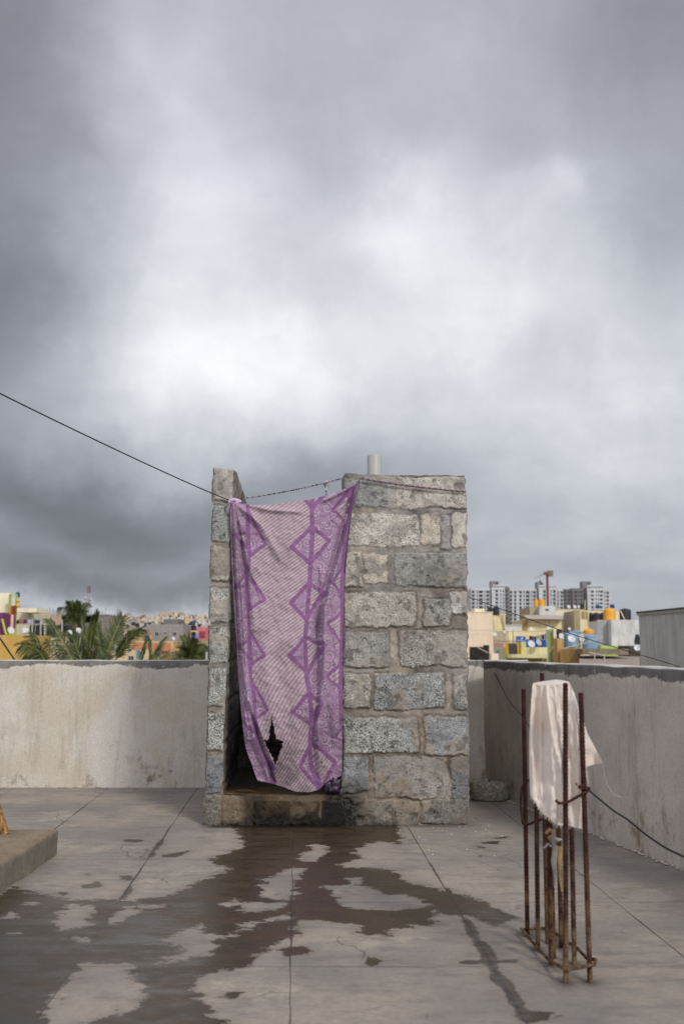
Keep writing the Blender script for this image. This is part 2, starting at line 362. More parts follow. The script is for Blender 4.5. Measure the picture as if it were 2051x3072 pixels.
def floor():
    xs = np.arange(-4.6, 4.4, .022); ys = np.concatenate([np.arange(-3.5, 2.4, .3), np.arange(2.4, 7.6, .02)])
    X, Yg = np.meshgrid(xs, ys); px, py = X.ravel(), Yg.ravel()
    d = np.full(px.shape, -1.)
    nr = py > 2.3
    for poly in WETP: 
        pg = [tuple(G(*q)[:2]) for q in poly]; d[nr] = np.maximum(d[nr], seg_d(px[nr], py[nr], pg))
    for poly in DRYP:
        pg = [tuple(G(*q)[:2]) for q in poly]; d[nr] = np.minimum(d[nr], -seg_d(px[nr], py[nr], pg))
    d2 = np.full(px.shape, -1.)
    for poly in WETP[3:]+[[Z7(*q) for q in L] for L in ([(545, 690), (562, 690), (625, 790), (685, 850), (692, 892), (700, 930), (765, 1000), (870, 1180), (835, 1180), (740, 1020), (690, 985), (668, 905), (648, 885), (620, 830), (580, 770)], [(540, 896), (800, 889), (800, 899), (545, 904)], [(470, 555), (500, 590), (550, 690), (538, 690), (490, 600)],
                          [(635, 348), (715, 342), (700, 355), (640, 352)], [(690, 330), (750, 322), (745, 330)], [(610, 368), (645, 370), (640, 375)])]+[[Z6(*q) for q in L] for L in ([(735, 335), (748, 335), (690, 415), (682, 410)], [(600, 545), (600, 560), (560, 610), (548, 605)], [(275, 575), (300, 578), (290, 590)], [(395, 490), (410, 490), (405, 500)])]:
        pg = [tuple(G(*q)[:2]) for q in poly]; d2[nr] = np.maximum(d2[nr], seg_d(px[nr], py[nr], pg))
    soak = ss(-px, .4, 1.6)*ss(-py, -4.3, -3.2)
    x0, y0 = G(940, 2484)[:2]
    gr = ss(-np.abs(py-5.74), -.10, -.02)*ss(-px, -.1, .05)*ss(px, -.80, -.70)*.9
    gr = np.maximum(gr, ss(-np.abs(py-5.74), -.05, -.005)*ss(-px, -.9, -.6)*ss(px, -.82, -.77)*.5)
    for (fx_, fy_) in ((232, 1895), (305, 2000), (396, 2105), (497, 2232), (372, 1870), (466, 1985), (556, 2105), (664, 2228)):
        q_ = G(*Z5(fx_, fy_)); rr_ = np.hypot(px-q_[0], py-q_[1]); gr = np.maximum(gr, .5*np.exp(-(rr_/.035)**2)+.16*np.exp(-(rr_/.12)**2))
    V = np.stack([px, py, .0015*fbm(np.stack([px, py, px*0], -1), 1.2, 3)], -1)
    nx, ny = len(xs), len(ys)
    i, j = np.meshgrid(np.arange(nx-1), np.arange(ny-1)); a = (j*nx+i).ravel()
    F = np.stack([a, a+1, a+nx+1, a+nx], -1)
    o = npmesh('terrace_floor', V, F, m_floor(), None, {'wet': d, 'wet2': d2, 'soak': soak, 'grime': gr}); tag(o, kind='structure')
    MB().box(-4.6, 4.4, -3.5, YPAR+.2, -.30, -.02).build('terrace_slab', plain('slab_cement', (140, 136, 130))).__setitem__('kind', 'structure')
floor()

# ================================================================ parapets
def grid_faces(nu, nv, off=0):
    i, j = np.meshgrid(np.arange(nu-1), np.arange(nv-1)); a = (j*nu+i).ravel()+off
    return np.stack([a, a+1, a+nu+1, a+nu], -1)
def wall_strip(name, A, B, thick, z1, mat, label, side=1):
    # A->B foot of the inner face; cross-section lofted along it
    A = np.array(A[:2]); B = np.array(B[:2]); L = np.linalg.norm(B-A); t = (B-A)/L; n = np.array([-t[1], t[0]])*side
    prof = [(0, -.02), (0, .1), (0, .25), (0, .4), (0, .55), (0, .7), (0, z1-.05), (0, z1-.012), (.004, z1-.003), (.012, z1), (thick*.5, z1+.002), (thick-.012, z1), (thick, z1-.012), (thick, .5), (thick, -.3), (thick, -3.)]
    nl = int(L/.05)+2; s = np.linspace(0, L, nl); V = []
    for (o, z) in prof:
        q = A[None]+t[None]*s[:, None]+n[None]*o; V.append(np.column_stack([q, np.full(nl, z)]))
    V = np.array(V); nv = len(prof)
    nz = fbm(V, 2.2, 5)*.004+fbm(V, 14, 9, 2)*.0015
    V[..., 0] += n[0]*nz; V[..., 1] += n[1]*nz; V[..., 2] += np.where(V[..., 2] > z1-.06, fbm(V*[1, 1, 0], 5, 8)*.0035, 0)
    F = grid_faces(nl, nv); 
    if side > 0: F = F[:, ::-1]
    o = npmesh(name, V, F, mat); tag(o, label, 'parapet wall'); return o
MPB = m_parapet('weathered_plaster', (206, 201, 193), (196, 187, 172), (150, 138, 120), .042, (128, 125, 121))
MPR = m_parapet('grey_rough_plaster', (198, 190, 181), (184, 176, 166), (134, 127, 118), .050, (120, 115, 113), stk=.45)
wall_strip('parapet_wall', (-4.6, YPAR), (CA[0]+.35, YPAR), .13, ZPAR, MPB, 'pale stained plaster parapet behind the booth with torn whitewash along its top')
tR = (CB-CA)[:2]/np.linalg.norm((CB-CA)[:2])
wall_strip('parapet_wall', (CA[0]-tR[0]*.0, CA[1]-tR[1]*.0), CB[:2]+tR*2.6, .13, ZPAR+.002, MPR, 'grey rough plaster parapet running along the right edge of the terrace', side=1)
# little ridge of mortar crumbs along the feet of the walls
def crumbs():
    m = MB(); rnd = random.Random(3)
    for i in range(260):
        if i < 90:
            x = rnd.uniform(-3.2, CA[0]); c = np.array([x, YPAR-.008-abs(rnd.gauss(0, .006)), .004])
        else:
            s = rnd.random(); q = CA[:2]+(CB-CA)[:2]*s*1.1; c = np.array([q[0]-.012-abs(rnd.gauss(0, .012)), q[1], .004])
        r = rnd.uniform(.003, .012)
        vs = [c+np.array([math.cos(a)*r*rnd.uniform(.7, 1.4), math.sin(a)*r*rnd.uniform(.7, 1.4), 0]) for a in (0, 1.3, 2.6, 3.9, 5.1)]+[c+np.array([0, 0, r*.8])]
        m.add(vs, [(0, 1, 5), (1, 2, 5), (2, 3, 5), (3, 4, 5), (4, 0, 5)])
    for i in range(60):
        q = G(*Z7(rnd.uniform(250, 760), rnd.uniform(255, 330) if i % 2 else rnd.uniform(170, 420))); r = rnd.uniform(.002, .006)
        vs = [q+np.array([math.cos(a)*r, math.sin(a)*r, 0]) for a in (0, 1.3, 2.6, 3.9, 5.1)]+[q+np.array([0, 0, r])]
        m.add(vs, [(0, 1, 5), (1, 2, 5), (2, 3, 5), (3, 4, 5), (4, 0, 5)])
    o = m.build('mortar_crumbs', plain('crumb', (176, 168, 156), .95, .2, 40, False)); tag(o, 'pale mortar crumbs scattered along the foot of the terrace walls', 'crumbs', kind='stuff')
crumbs()

# ================================================================ block booth
YB = G(1000, 2476)[1]
MBLK = m_block()
def interp(pts, v, ix=0):
    pts = sorted(pts, key=lambda p: p[1]); return np.interp(v, [p[1] for p in pts], [p[0] for p in pts])
def warp(V):                                               # one displacement field shared by all faces of the masonry
    V = V.copy(); D = np.stack([fbm(V, 9, 31)*.005+fbm(V, 40, 34, 3)*.0040, fbm(V, 9, 41)*.003+fbm(V, 45, 44, 2)*.0025, fbm(V, 9, 51)*.004+fbm(V, 40, 54, 3)*.0040], -1)
    return V+D
def block_attrs(u, v, blocks, V, seed):
    # signed distance to the rounded, chipped outline of every block; tint and coarseness per block
    q = np.stack([u, v, u*0+seed*3.1], -1)
    wu = u+fbm(q, 9, 61)*.007+fbm(q, 50, 62, 3)*.0045; wv = v+fbm(q, 9, 71)*.007+fbm(q, 50, 72, 3)*.0045
    best = np.full(u.shape, -1.); idx = np.zeros(u.shape, int)
    for k, (x0, x1, y0, y1, *_) in enumerate(blocks):
        r = .012; cx, cy = (x0+x1)/2, (y0+y1)/2; hx, hy = (x1-x0)/2-r, (y1-y0)/2-r
        dx = np.abs(wu-cx)-hx; dy = np.abs(wv-cy)-hy
        d = r-(np.hypot(np.maximum(dx, 0), np.maximum(dy, 0))+np.minimum(np.maximum(dx, dy), 0))
        m = d > best; best = np.where(m, d, best); idx = np.where(m, k, idx)
    mask = ss(best, -.002, .005)
    cols = np.array([lin(b[4]) for b in blocks]); coarse = np.array([b[5] for b in blocks])
    mort = lin((137, 133, 127))[None]*(1+.32*fbm(q, 7, 81)[:, None])
    mort = np.where((fbm(q, 2.6, 83) > .05)[:, None], mort*np.array([1.06, 1.0, .93]), mort)
    low = ss(-V[:, 2], -1.1, -.5)[:, None]
    mort = mort*(1-low)+mort*np.array([1.03, .97, .89])*low
    tint = mort*(1-mask[:, None])+cols[idx]*mask[:, None]*(1+.12*fbm(q, 6, 85)[:, None])
    smear = ss(fbm(q, 9, 91), .05, .5)*.7                       # mortar smeared over the block faces
    tint = tint*(1-smear[:, None])+mort*smear[:, None]
    co = .12*(1-mask)+coarse[idx]*mask*(1-smear)*(.75+.45*fbm(q, 5, 89))
    groove = np.exp(-((best+.006)/.006)**2)*ss(fbm(q, 5, 95), -.3, .3)
    tint = tint*(1-.45*groove[:, None])
    pit = ss(fbm(q, 24, 99, 3), .42, .7); rel = mask*.007+groove*-.005+fbm(q, 30, 97)*.0016-pit*.004*mask+smear*.003*mask; tint = tint*(1-.35*(pit*mask)[:, None])
    return tint, mask*(1-smear), co, rel
def face(Pf, n, U, Vv, res, blocks, seed, grimef):
    nu = max(3, int(U/res)); nv = max(3, int(Vv/res))
    u, v = np.meshgrid(np.linspace(0, 1, nu), np.linspace(0, 1, nv)); u = u.ravel(); v = v.ravel()
    V = Pf(u, v)
    # metric face coordinates
    if abs(n[1]) > .5: a, b = V[:, 0], V[:, 2]
    elif abs(n[0]) > .5: a, b = V[:, 1], V[:, 2]
    else: a, b = V[:, 0], V[:, 1]
    tint, mask, co, rel = block_attrs(a, b, blocks, V, seed)
    e = np.minimum(np.minimum(u, 1-u)*U, np.minimum(v, 1-v)*Vv); fall = ss(e, 0, .012)
    gr = grimef(V) if grimef else np.zeros(len(V))
    V2 = warp(V)+np.array(n)[None]*(rel*fall)[:, None]
    return V2, grid_faces(nu, nv), dict(tint=tint, mask=mask, coarse=co, grime=gr)
def merge(parts):
    Vs = []; Fs = []; A = {}; off = 0
    for (V, F, at) in parts:
        Vs.append(V); Fs.append(F+off); off += len(V)
        for k, a in at.items(): A.setdefault(k, []).append(a)
    return np.vstack(Vs), np.vstack(Fs), {k: np.concatenate(a) for k, a in A.items()}
def pz(y, x=1200): return P(x, y, YB)[2]
def pxx(x, y): return P(x, y, YB)[0]
GY, LT, WM, DKB = (150, 150, 148), (186, 182, 172), (174, 169, 157), (134, 135, 136)
def blk(L):      # list in enlargement coordinates -> metres on the front plane
    out = []
    for (x0, x1, y0, y1, c, co) in L:
        X0, Y0 = Z1(x0, y0); X1, Y1 = Z1(x1, y1); ym = (Y0+Y1)/2
        out.append((pxx(X0, ym), pxx(X1, ym), pz(Y1, (X0+X1)/2), pz(Y0, (X0+X1)/2), c, co))
    return out
O = 1057.5
RB = blk([(800, 1062, 180, 335, GY, .35), (1108, 1500, 165, 338, (184, 178, 168), .45), (1060, 1108, 205, 338, (160, 156, 152), .1),
  (780, 1232, 370, 545, LT, .6), (1242, 1342, 372, 542, (188, 180, 166), .45), (1408, 1505, 362, 550, LT, .4), (1350, 1400, 380, 560, (150, 148, 146), .1),
  (780, 930, 582, 765, WM, .6), (936, 1060, 586, 752, (178, 170, 156), .5), (1100, 1505, 580, 765, (147, 146, 142), .6),
  (780, 1215, 800, 988, (168, 164, 154), .55), (1258, 1402, 835, 988, (146, 144, 138), .6), (1404, 1505, 790, 920, (182, 180, 176), .3),
  (780, 1066, 1012, 1205, (148, 146, 140), .75), (1126, 1510, 1010, 1202, (158, 155, 146), .7),
  (780, 966, 190+O, 372+O, (168, 165, 155), .9), (988, 1372, 184+O, 376+O, (146, 146, 143), .95), (1418, 1510, 190+O, 376+O, (140, 140, 136), .85),
  (780, 1226, 424+O, 618+O, (160, 160, 154), 1.), (1260, 1510, 422+O, 627+O, (148, 150, 150), .55),
  (780, 956, 640+O, 838+O, (140, 142, 142), .6), (986, 1384, 638+O, 862+O, (146, 142, 134), .3), (1402, 1515, 640+O, 866+O, (114, 114, 113), .8),
  (780, 1232, 876+O, 1015+O, (132, 127, 116), .5), (1246, 1515, 868+O, 1015+O, (122, 119, 112), .5)])
LB = blk([(60, 260, 100, 292, LT, .6), (60, 260, 322, 520, (152, 154, 150), .55), (60, 260, 548, 738, (180, 174, 160), .4), (60, 260, 776, 962, (164, 165, 160), .7),
  (60, 260, 988, 130+O, (158, 158, 152), .9), (60, 260, 160+O, 357+O, (170, 170, 164), .95), (60, 260, 402+O, 603+O, (172, 172, 166), .95), (50, 260, 630+O, 842+O, (134, 136, 138), .6),
  (40, 260, 856+O, 1020+O, (120, 116, 106), .5)])
SB = blk([(50, 158, 858+O, 1020+O, (118, 114, 104), .6), (162, 246, 850+O, 1020+O, (150, 148, 142), .6), (330, 690, 878+O, 1015+O, (100, 90, 72), .6), (700, 900, 880+O, 1015+O, (60, 56, 50), .5)])
def grime_front(V):
    n = fbm(V, 7, 101); x, z = V[:, 0], V[:, 2]
    g = ss(-z, -.05, 0)*.65*ss(n, -.6, .4)
    xr = pxx(1030, 2400)
    lowr = np.exp(-((x-xr)/.11)**2)*ss(-z, -.32, -.08)*1.3
    g = np.maximum(g, lowr)
    sh = ss(-(np.abs(x-xr)), -.22, -.02)*ss(-z, -.22, -.02)
    g = np.maximum(g, sh*.9)
    line = np.exp(-((z-.19-.01*n)/.014)**2)*ss(-x, -.28, -.05)*ss(x, -.1, .02)*ss(n, -.3, .3)
    g = np.maximum(g, line*.9)
    g = np.maximum(g, np.exp(-((z-.195)/.012)**2)*ss(-x, .6, .9)*.7)
    return np.clip(g+.35*ss(n, .1, .7)*ss(-z, -.3, -.05)*ss(-x, -.5, 0), 0, 1)
def grime_shade_in(V):  # black mould low down, plus the shade of the depth put into the colour
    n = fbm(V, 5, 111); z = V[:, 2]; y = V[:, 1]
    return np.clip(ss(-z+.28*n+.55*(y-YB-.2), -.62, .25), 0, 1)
DEPTH = YPAR-YB-.015
booth = empty('block_booth', (0, YB, 0), 'roofless bathroom booth of rough grey concrete blocks with bare mortar joints', 'booth')
def masonry(name, Lp, Rp, ytopL, ytopR, blocks, inner, inner_blocks, seed, ybotp=2476):
    # Lp, Rp: left and right outline of the front face in photo pixels, inner: +1 side wall face looks right, -1 looks left
    zt_ = lambda u: pz(ytopL, Lp[0][0])*(1-u)+pz(ytopR, Rp[0][0])*u
    zL = [(pxx(x, y), pz(y, x)) for (x, y) in Lp]; zR = [(pxx(x, y), pz(y, x)) for (x, y) in Rp]
    def fr(u, v):
        z = -.02+v*(zt_(u)+.02); z = z+np.where(v > .97, 0, 0)
        xl = interp(zL, z); xr = interp(zR, z)
        return np.stack([xl+(xr-xl)*u, np.full(u.shape, YB), z], -1)
    w = zR[0][0]-zL[0][0]; h = zt_(0)
    parts = [face(fr, (0, -1, 0), w, h, .0045, blocks, seed, grime_front)]
    def side(edge, uu):
        def f(u, v):
            z = -.02+v*(zt_(uu)+.02); x = interp(edge, z)
            return np.stack([x+SH*DEPTH*u, YB+DEPTH*u, z], -1)
        return f
    V, F, A = face(side(zR, 1.), (1, 0, 0), DEPTH, h, .011, inner_blocks, seed+1, grime_shade_in if inner > 0 else None); parts.append((V, F, A))
    V, F, A = face(side(zL, 0.), (-1, 0, 0), DEPTH, h, .011, inner_blocks, seed+2, grime_shade_in if inner < 0 else None); parts.append((V, F[:, ::-1], A))
    return parts, zL, zR, zt_, fr
def wall_top(parts, zL, zR, zt_, thick=None):
    def f(u, v):
        z = zt_(u); xl = interp(zL, z); xr = interp(zR, z)
        return np.stack([xl+(xr-xl)*u+SH*DEPTH*v, YB+DEPTH*v, z], -1)
    w = zR[-1][0]-zL[-1][0]; V, F, A = face(f, (0, 0, 1), .2, DEPTH, .008, [(-9, -8, -9, -8, GY, .5)], 9, None)
    A['tint'] = np.tile(lin((164, 160, 150)), (len(V), 1)); A['coarse'][:] = .7; A['mask'][:] = 1
    return (V, F, A)
def rows(y0, y1, seed, c=(150, 148, 142)):
    r = random.Random(seed); out = []; z = .0
    for k in range(9):
        y = y0-r.uniform(0, .35)
        while y < y1:
            L = .385; q_ = r.uniform(.82, 1.08); cc = tuple(int(a*q_) for a in c); out.append((y, y+L, z+.006, z+.205, cc, r.uniform(.3, .8))); y += L+.025
        z += .228
    return out
INB = rows(YB-.01, YPAR, 5, (128, 122, 112))
# left side wall
pL = [(611, 2500), (611, 2476), (617, 2381), (624, 2150), (628, 1950), (634, 1700), (638, 1520), (643, 1400), (643, 1350)]
pR = [(662, 2500), (664, 2381), (672, 2200), (680, 1991), (686, 1800), (690, 1600), (697, 1480), (705, 1400), (706, 1350)]
parts, zL, zR, zt_, fr = masonry('l', pL, pR, 1402, 1408, LB, 1, INB, 20)
parts.append(wall_top(parts, zL, zR, zt_))
V, F, A = merge(parts); npmesh('side_wall', V, F, MBLK, booth, A)
# right front wall: front face and a return of 0.15 m at the doorway, then its own side wall to the parapet
qL = [(1028, 2500), (1027, 2386), (1029, 2100), (1030, 1943), (1031, 1600), (1033, 1422), (1033, 1350)]
qR = [(1404, 2500), (1404, 2471), (1402.5, 2249), (1401, 2000), (1400, 1888), (1397, 1526), (1394, 1427), (1394, 1350)]
D0 = DEPTH; DEPTH = .15
parts, zL, zR, zt_, fr = masonry('r', qL, qR, 1422, 1427, RB, -1, rows(YB-.2, YB+.3, 8), 30)
parts.append(wall_top(parts, zL, zR, zt_))
def bk(u, v):
    q = fr(1-u, v); q[:, 1] += .15; q[:, 0] += SH*.15; return q
V, F, A = face(bk, (0, 1, 0), .66, 1.98, .02, rows(-.5, .9, 9), 33, None); parts.append((V, F, A))
V, F, A = merge(parts); npmesh('front_wall', V, F, MBLK, booth, A)
DEPTH = D0
zr_in = [(x-.155, z) for (x, z) in zR]
def sfac(edge, dx):
    def f(u, v):
        z = -.02+v*1.985; x = interp(edge, z)+dx; y = YB+.152+(D0-.152)*u
        return np.stack([x+SH*(y-YB), y, z], -1)
    return f
parts = []
V, F, A = face(sfac(zR, 0), (1, 0, 0), D0-.15, 1.98, .02, INB, 41, None); parts.append((V, F, A))
V, F, A = face(sfac(zR, -.15), (-1, 0, 0), D0-.15, 1.98, .015, INB, 42, grime_shade_in); parts.append((V, F[:, ::-1], A))
def tp(u, v):
    y = YB+.152+(D0-.152)*v; return np.stack([zR[2][0]-.15+.15*u+SH*(y-YB), y, np.full(u.shape, 1.965)], -1)
V, F, A = face(tp, (0, 0, 1), .15, D0-.15, .02, [(-9, -8, -9, -8, GY, .5)], 43, None); A['tint'][:] = lin((160, 156, 148)); parts.append((V, F, A))
V, F, A = merge(parts); npmesh('side_wall', V, F, MBLK, booth, A)
# doorstep and raised floor
ZS = pz(2388, 850)
def stp(u, v):
    x0 = interp([(pxx(664, 2381), .2), (pxx(660, 2476), 0)], v*ZS); x1 = pxx(1029, 2430)
    return np.stack([x0+(x1-x0)*u, np.full(u.shape, YB+.004), -.02+v*(ZS+.02)], -1)
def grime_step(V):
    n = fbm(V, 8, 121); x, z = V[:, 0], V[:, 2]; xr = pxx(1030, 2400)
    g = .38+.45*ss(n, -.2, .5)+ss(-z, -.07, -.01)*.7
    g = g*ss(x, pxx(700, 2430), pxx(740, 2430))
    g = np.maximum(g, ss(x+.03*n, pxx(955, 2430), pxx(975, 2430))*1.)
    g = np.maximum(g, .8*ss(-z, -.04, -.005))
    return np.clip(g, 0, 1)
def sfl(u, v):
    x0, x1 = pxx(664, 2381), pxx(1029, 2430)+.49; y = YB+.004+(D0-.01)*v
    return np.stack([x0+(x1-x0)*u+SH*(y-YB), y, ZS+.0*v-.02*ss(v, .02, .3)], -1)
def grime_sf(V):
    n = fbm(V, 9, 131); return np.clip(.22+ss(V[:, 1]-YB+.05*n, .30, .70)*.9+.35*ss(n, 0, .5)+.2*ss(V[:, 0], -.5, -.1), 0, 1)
parts = [face(stp, (0, -1, 0), .68, ZS, .005, SB, 50, grime_step)]
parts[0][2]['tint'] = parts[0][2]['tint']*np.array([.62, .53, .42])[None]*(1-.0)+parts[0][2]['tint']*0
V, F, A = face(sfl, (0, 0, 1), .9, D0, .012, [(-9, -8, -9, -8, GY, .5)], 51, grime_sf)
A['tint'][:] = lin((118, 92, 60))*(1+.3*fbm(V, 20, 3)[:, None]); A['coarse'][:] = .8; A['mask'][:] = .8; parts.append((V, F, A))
V, F, A = merge(parts); npmesh('doorstep', V, F, MBLK, booth, A)
# back of the booth, black with moss and painted depth shade: a low block wall in front of the parapet
def bw(u, v):
    x0, x1 = pxx(664, 2381)+SH*D0-.0, pxx(1029, 2430)+.49+SH*D0
    return np.stack([x0+(x1-x0)*u, np.full(u.shape, YB+D0-.05), ZS-.03+v*(ZPAR-ZS-.02)], -1)
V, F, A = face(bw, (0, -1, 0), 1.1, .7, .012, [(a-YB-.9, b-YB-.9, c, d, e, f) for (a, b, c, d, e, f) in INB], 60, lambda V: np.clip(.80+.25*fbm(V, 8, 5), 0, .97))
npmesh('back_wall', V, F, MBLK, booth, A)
# vent pipe standing inside the booth
m = MB(); c = P((842+875)/2*1.308, 1085*1.308, YB+.28); c0 = c.copy(); r = 22*PXm(YB+.28); zt = P(1123, 1040*1.308+7, YB+.28)[2]
m.lathe((c0[0], c0[1], ZS), [(r, 0), (r, zt-ZS-.004), (r-.0015, zt-ZS), (r-.006, zt-ZS), (r-.007, zt-ZS-.01), (r-.007, zt-ZS-.4)], 36)
tag(m.build('vent_pipe', plain('grey_pvc', (168, 168, 162), .45, .12, 3)), 'grey plastic vent pipe sticking up behind the block front wall', 'pipe')

# ================================================================ curtain
def coons(T, B, L, R, nu, nv):
    def rs(pl, n):
        pl = np.array(pl, float)
        d = np.r_[0, np.cumsum(np.hypot(*np.diff(pl, axis=0).T))]; d /= d[-1]
        t = np.linspace(0, 1, n); q = np.stack([np.interp(t, d, pl[:, 0]), np.interp(t, d, pl[:, 1])], -1)
        k = max(1, n//40); ker = np.ones(2*k+1)/(2*k+1)
        pad = np.vstack([2*q[0]-q[k:0:-1], q, 2*q[-1]-q[-2:-k-2:-1]])
        s = np.stack([np.convolve(pad[:, i], ker, 'valid') for i in (0, 1)], -1); s[0] = q[0]; s[-1] = q[-1]
        return s
    T = rs(T, nu); B = rs(B, nu); L = rs(L, nv); R = rs(R, nv)
    s = np.linspace(0, 1, nu)[None, :, None]; t = np.linspace(0, 1, nv)[:, None, None]
    return (1-t)*T[None]+t*B[None]+(1-s)*L[:, None]+s*R[:, None]-((1-s)*(1-t)*T[0]+s*(1-t)*T[-1]+(1-s)*t*B[0]+s*t*B[-1])
def poly_d(x, y, pl):
    d = np.full(x.shape, 1e9); sg = np.zeros(x.shape); tt = np.zeros(x.shape); n = len(pl)-1
    for i in range(n):
        x0, y0 = pl[i]; x1, y1 = pl[i+1]; dx, dy = x1-x0, y1-y0; L = dx*dx+dy*dy
        t = np.clip(((x-x0)*dx+(y-y0)*dy)/L, 0, 1); e = np.hypot(x-x0-t*dx, y-y0-t*dy)
        c = np.sign(dx*(y-y0)-dy*(x-x0)); m = e < d; sg = np.where(m, c, sg); tt = np.where(m, (i+t)/n, tt); d = np.minimum(d, e)
    return d, sg, tt
def swirl(x, y, cell, seed):
    # paisley curls: concentric teardrops scattered in cells, returns 0..1 line strength
    i = np.floor(x/cell).astype(int); j = np.floor(y/(cell*1.15)).astype(int); best = np.full(x.shape, 1e9); ph = np.zeros(x.shape)
    for a in (-1, 0, 1):
        for b in (-1, 0, 1):
            ii, jj = i+a, j+b
            cx = (ii+.5+.32*(_h(ii, jj, 1, seed)*2-1))*cell; cy = (jj+.5+.32*(_h(ii, jj, 2, seed)*2-1))*cell*1.15
            an = _h(ii, jj, 3, seed)*6.28; dx = x-cx; dy = y-cy
            r = np.hypot(dx*(1+.2*np.cos(an)), dy*.9); th = np.arctan2(dy, dx)-an; rr = r*(1+.22*np.cos(th)); m = rr < best
            best = np.where(m, rr, best); ph = np.where(m, th, ph)
    ln = np.maximum(0, np.cos(best/cell*2*np.pi*4.0+ph))
    small = np.maximum(0, np.cos(x*.62+3*np.sin(y*.13)))*np.maximum(0, np.cos(y*.55+3*np.sin(x*.11)))
    return np.where(best < cell*.44, ln, small*1.1)**1.6
CREAM, STR, BAND, PAI, PAIL = [lin(c) for c in ((200, 187, 189), (165, 140, 154), (146, 104, 148), (160, 129, 158), (198, 182, 195))]
def band_line(x, y, pl, w): d, _, _ = poly_d(x, y, pl); return ss(-d, -w-2, -w+2)
BL_ = [(292, 300), (286, 430), (297, 620), (295, 720), (287, 830), (300, 960), (300, 1040), (300, 1150), (312, 1280), (330, 1500), (370, 1640), (420, 1760), (440, 1840)]
BR_ = [(650, 290), (652, 430), (645, 640), (645, 740), (630, 940), (618, 1057), (622, 1250), (640, 1340), (655, 1450), (655, 1530), (645, 1650), (650, 1740), (690, 1870)]
DIA = [[(535, 548), (650, 438), (745, 515), (642, 640)], [(532, 855), (640, 742), (720, 800), (628, 950)], [(525, 1145), (622, 1040), (715, 1085), (630, 1240)], [(540, 1453), (640, 1345), (700, 1400), (655, 1520)], [(588, 1750), (650, 1620), (772, 1728), (690, 1865)],
       [(560, 230), (652, 150), (740, 240), (650, 335)]]
TRI = [[(292, 345), (392, 532), (300, 600)], [(290, 690), (390, 836), (303, 890)], [(300, 1000), (387, 1142), (312, 1190)], [(318, 1290), (402, 1440), (330, 1490)], [(340, 1600), (380, 1670), (440, 1760), (400, 1740)]]
TR2 = [[(858, 255), (772, 350), (845, 420)], [(830, 640), (748, 740), (800, 800)], [(812, 900), (728, 965), (800, 1080)], [(812, 1170), (735, 1260), (812, 1340)], [(812, 1530), (760, 1590), (812, 1610)]]
TLF = [[(230, 480), (288, 560), (290, 470)], [(232, 770), (290, 690), (288, 760)], [(245, 1090), (300, 1060), (298, 1150)], [(265, 1480), (330, 1560), (330, 1500)]]
def curtain_color(x, y):
    xl = interp([(a, b) for a, b in BL_], y); xr = interp([(a, b) for a, b in BR_], y)
    mid = (x > xl) & (x < xr)
    # slanted woven stripes, their slope eases towards the hem
    k = .72+.50*ss(y, 1000, 1850); s = (y+(x-520)*k+10*np.sin(x/210.))/(19.4+4*ss(y, 1000, 1850))
    fr_ = s-np.floor(s); st = ss(fr_, .0, .13)*ss(-fr_, -.60, -.48)
    dots = .76+.24*np.cos((x-y*.6)*.95)*(fr_ < .5)
    dbl = 1-.35*ss(-np.abs(fr_-.28), -.045, -.015)
    stripes = STR[None]*(1-st[:, None])+CREAM[None]*(st*dots*dbl)[:, None]+STR[None]*(st*(1-dots*dbl))[:, None]
    pa = swirl(x, y, 54., 4); pais = PAI[None]*(1-pa[:, None])+PAIL[None]*pa[:, None]
    c = np.where(mid[:, None], stripes, pais)
    def inside(poly): return seg_d(x, y, poly) > 0
    for D in DIA:
        i = inside(D); c = np.where((i & (x < xr))[:, None], pais, c); c = np.where((i & (x >= xr))[:, None], stripes, c)
    for D in TRI: i = inside(D); c = np.where(i[:, None], pais, c)
    for D in TR2+TLF: i = inside(D); c = np.where(i[:, None], stripes, c)
    b = np.maximum(band_line(x, y, BL_, 9), band_line(x, y, BR_, 13))
    for D in DIA: b = np.maximum(b, band_line(x, y, D+[D[0]], 11))
    for D in TRI: b = np.maximum(b, band_line(x, y, D+[D[0]], 9))
    for D in TR2+TLF: b = np.maximum(b, band_line(x, y, D+[D[0]], 8))
    er = interp([(887, 208), (865, 350), (840, 550), (825, 750), (820, 1130), (815, 1300), (812, 1810)], y)
    b = np.maximum(b, ss(x-er, -30, -26)*ss(-y, -1560, -1500)); 
    wv = 1-.10*((np.sin(x*2.1)*np.sin(y*2.1)) > 0)
    c = c*(1-b[:, None])+(BAND[None]*wv[:, None])*b[:, None]
    q = np.stack([x, y, x*0], -1)
    dirt_shade = 1-.16*ss(fbm(q, .008, 7), 0, .8)-.10*ss(fbm(q, .05, 8), .2, .9)-.32*ss(y, 1350, 1880)*ss(fbm(q, .01, 9), -.6, .4)  # blotches are dirt; the fade towards the hem is painted interior shade
    return np.clip(c*dirt_shade[:, None], 0, 1)
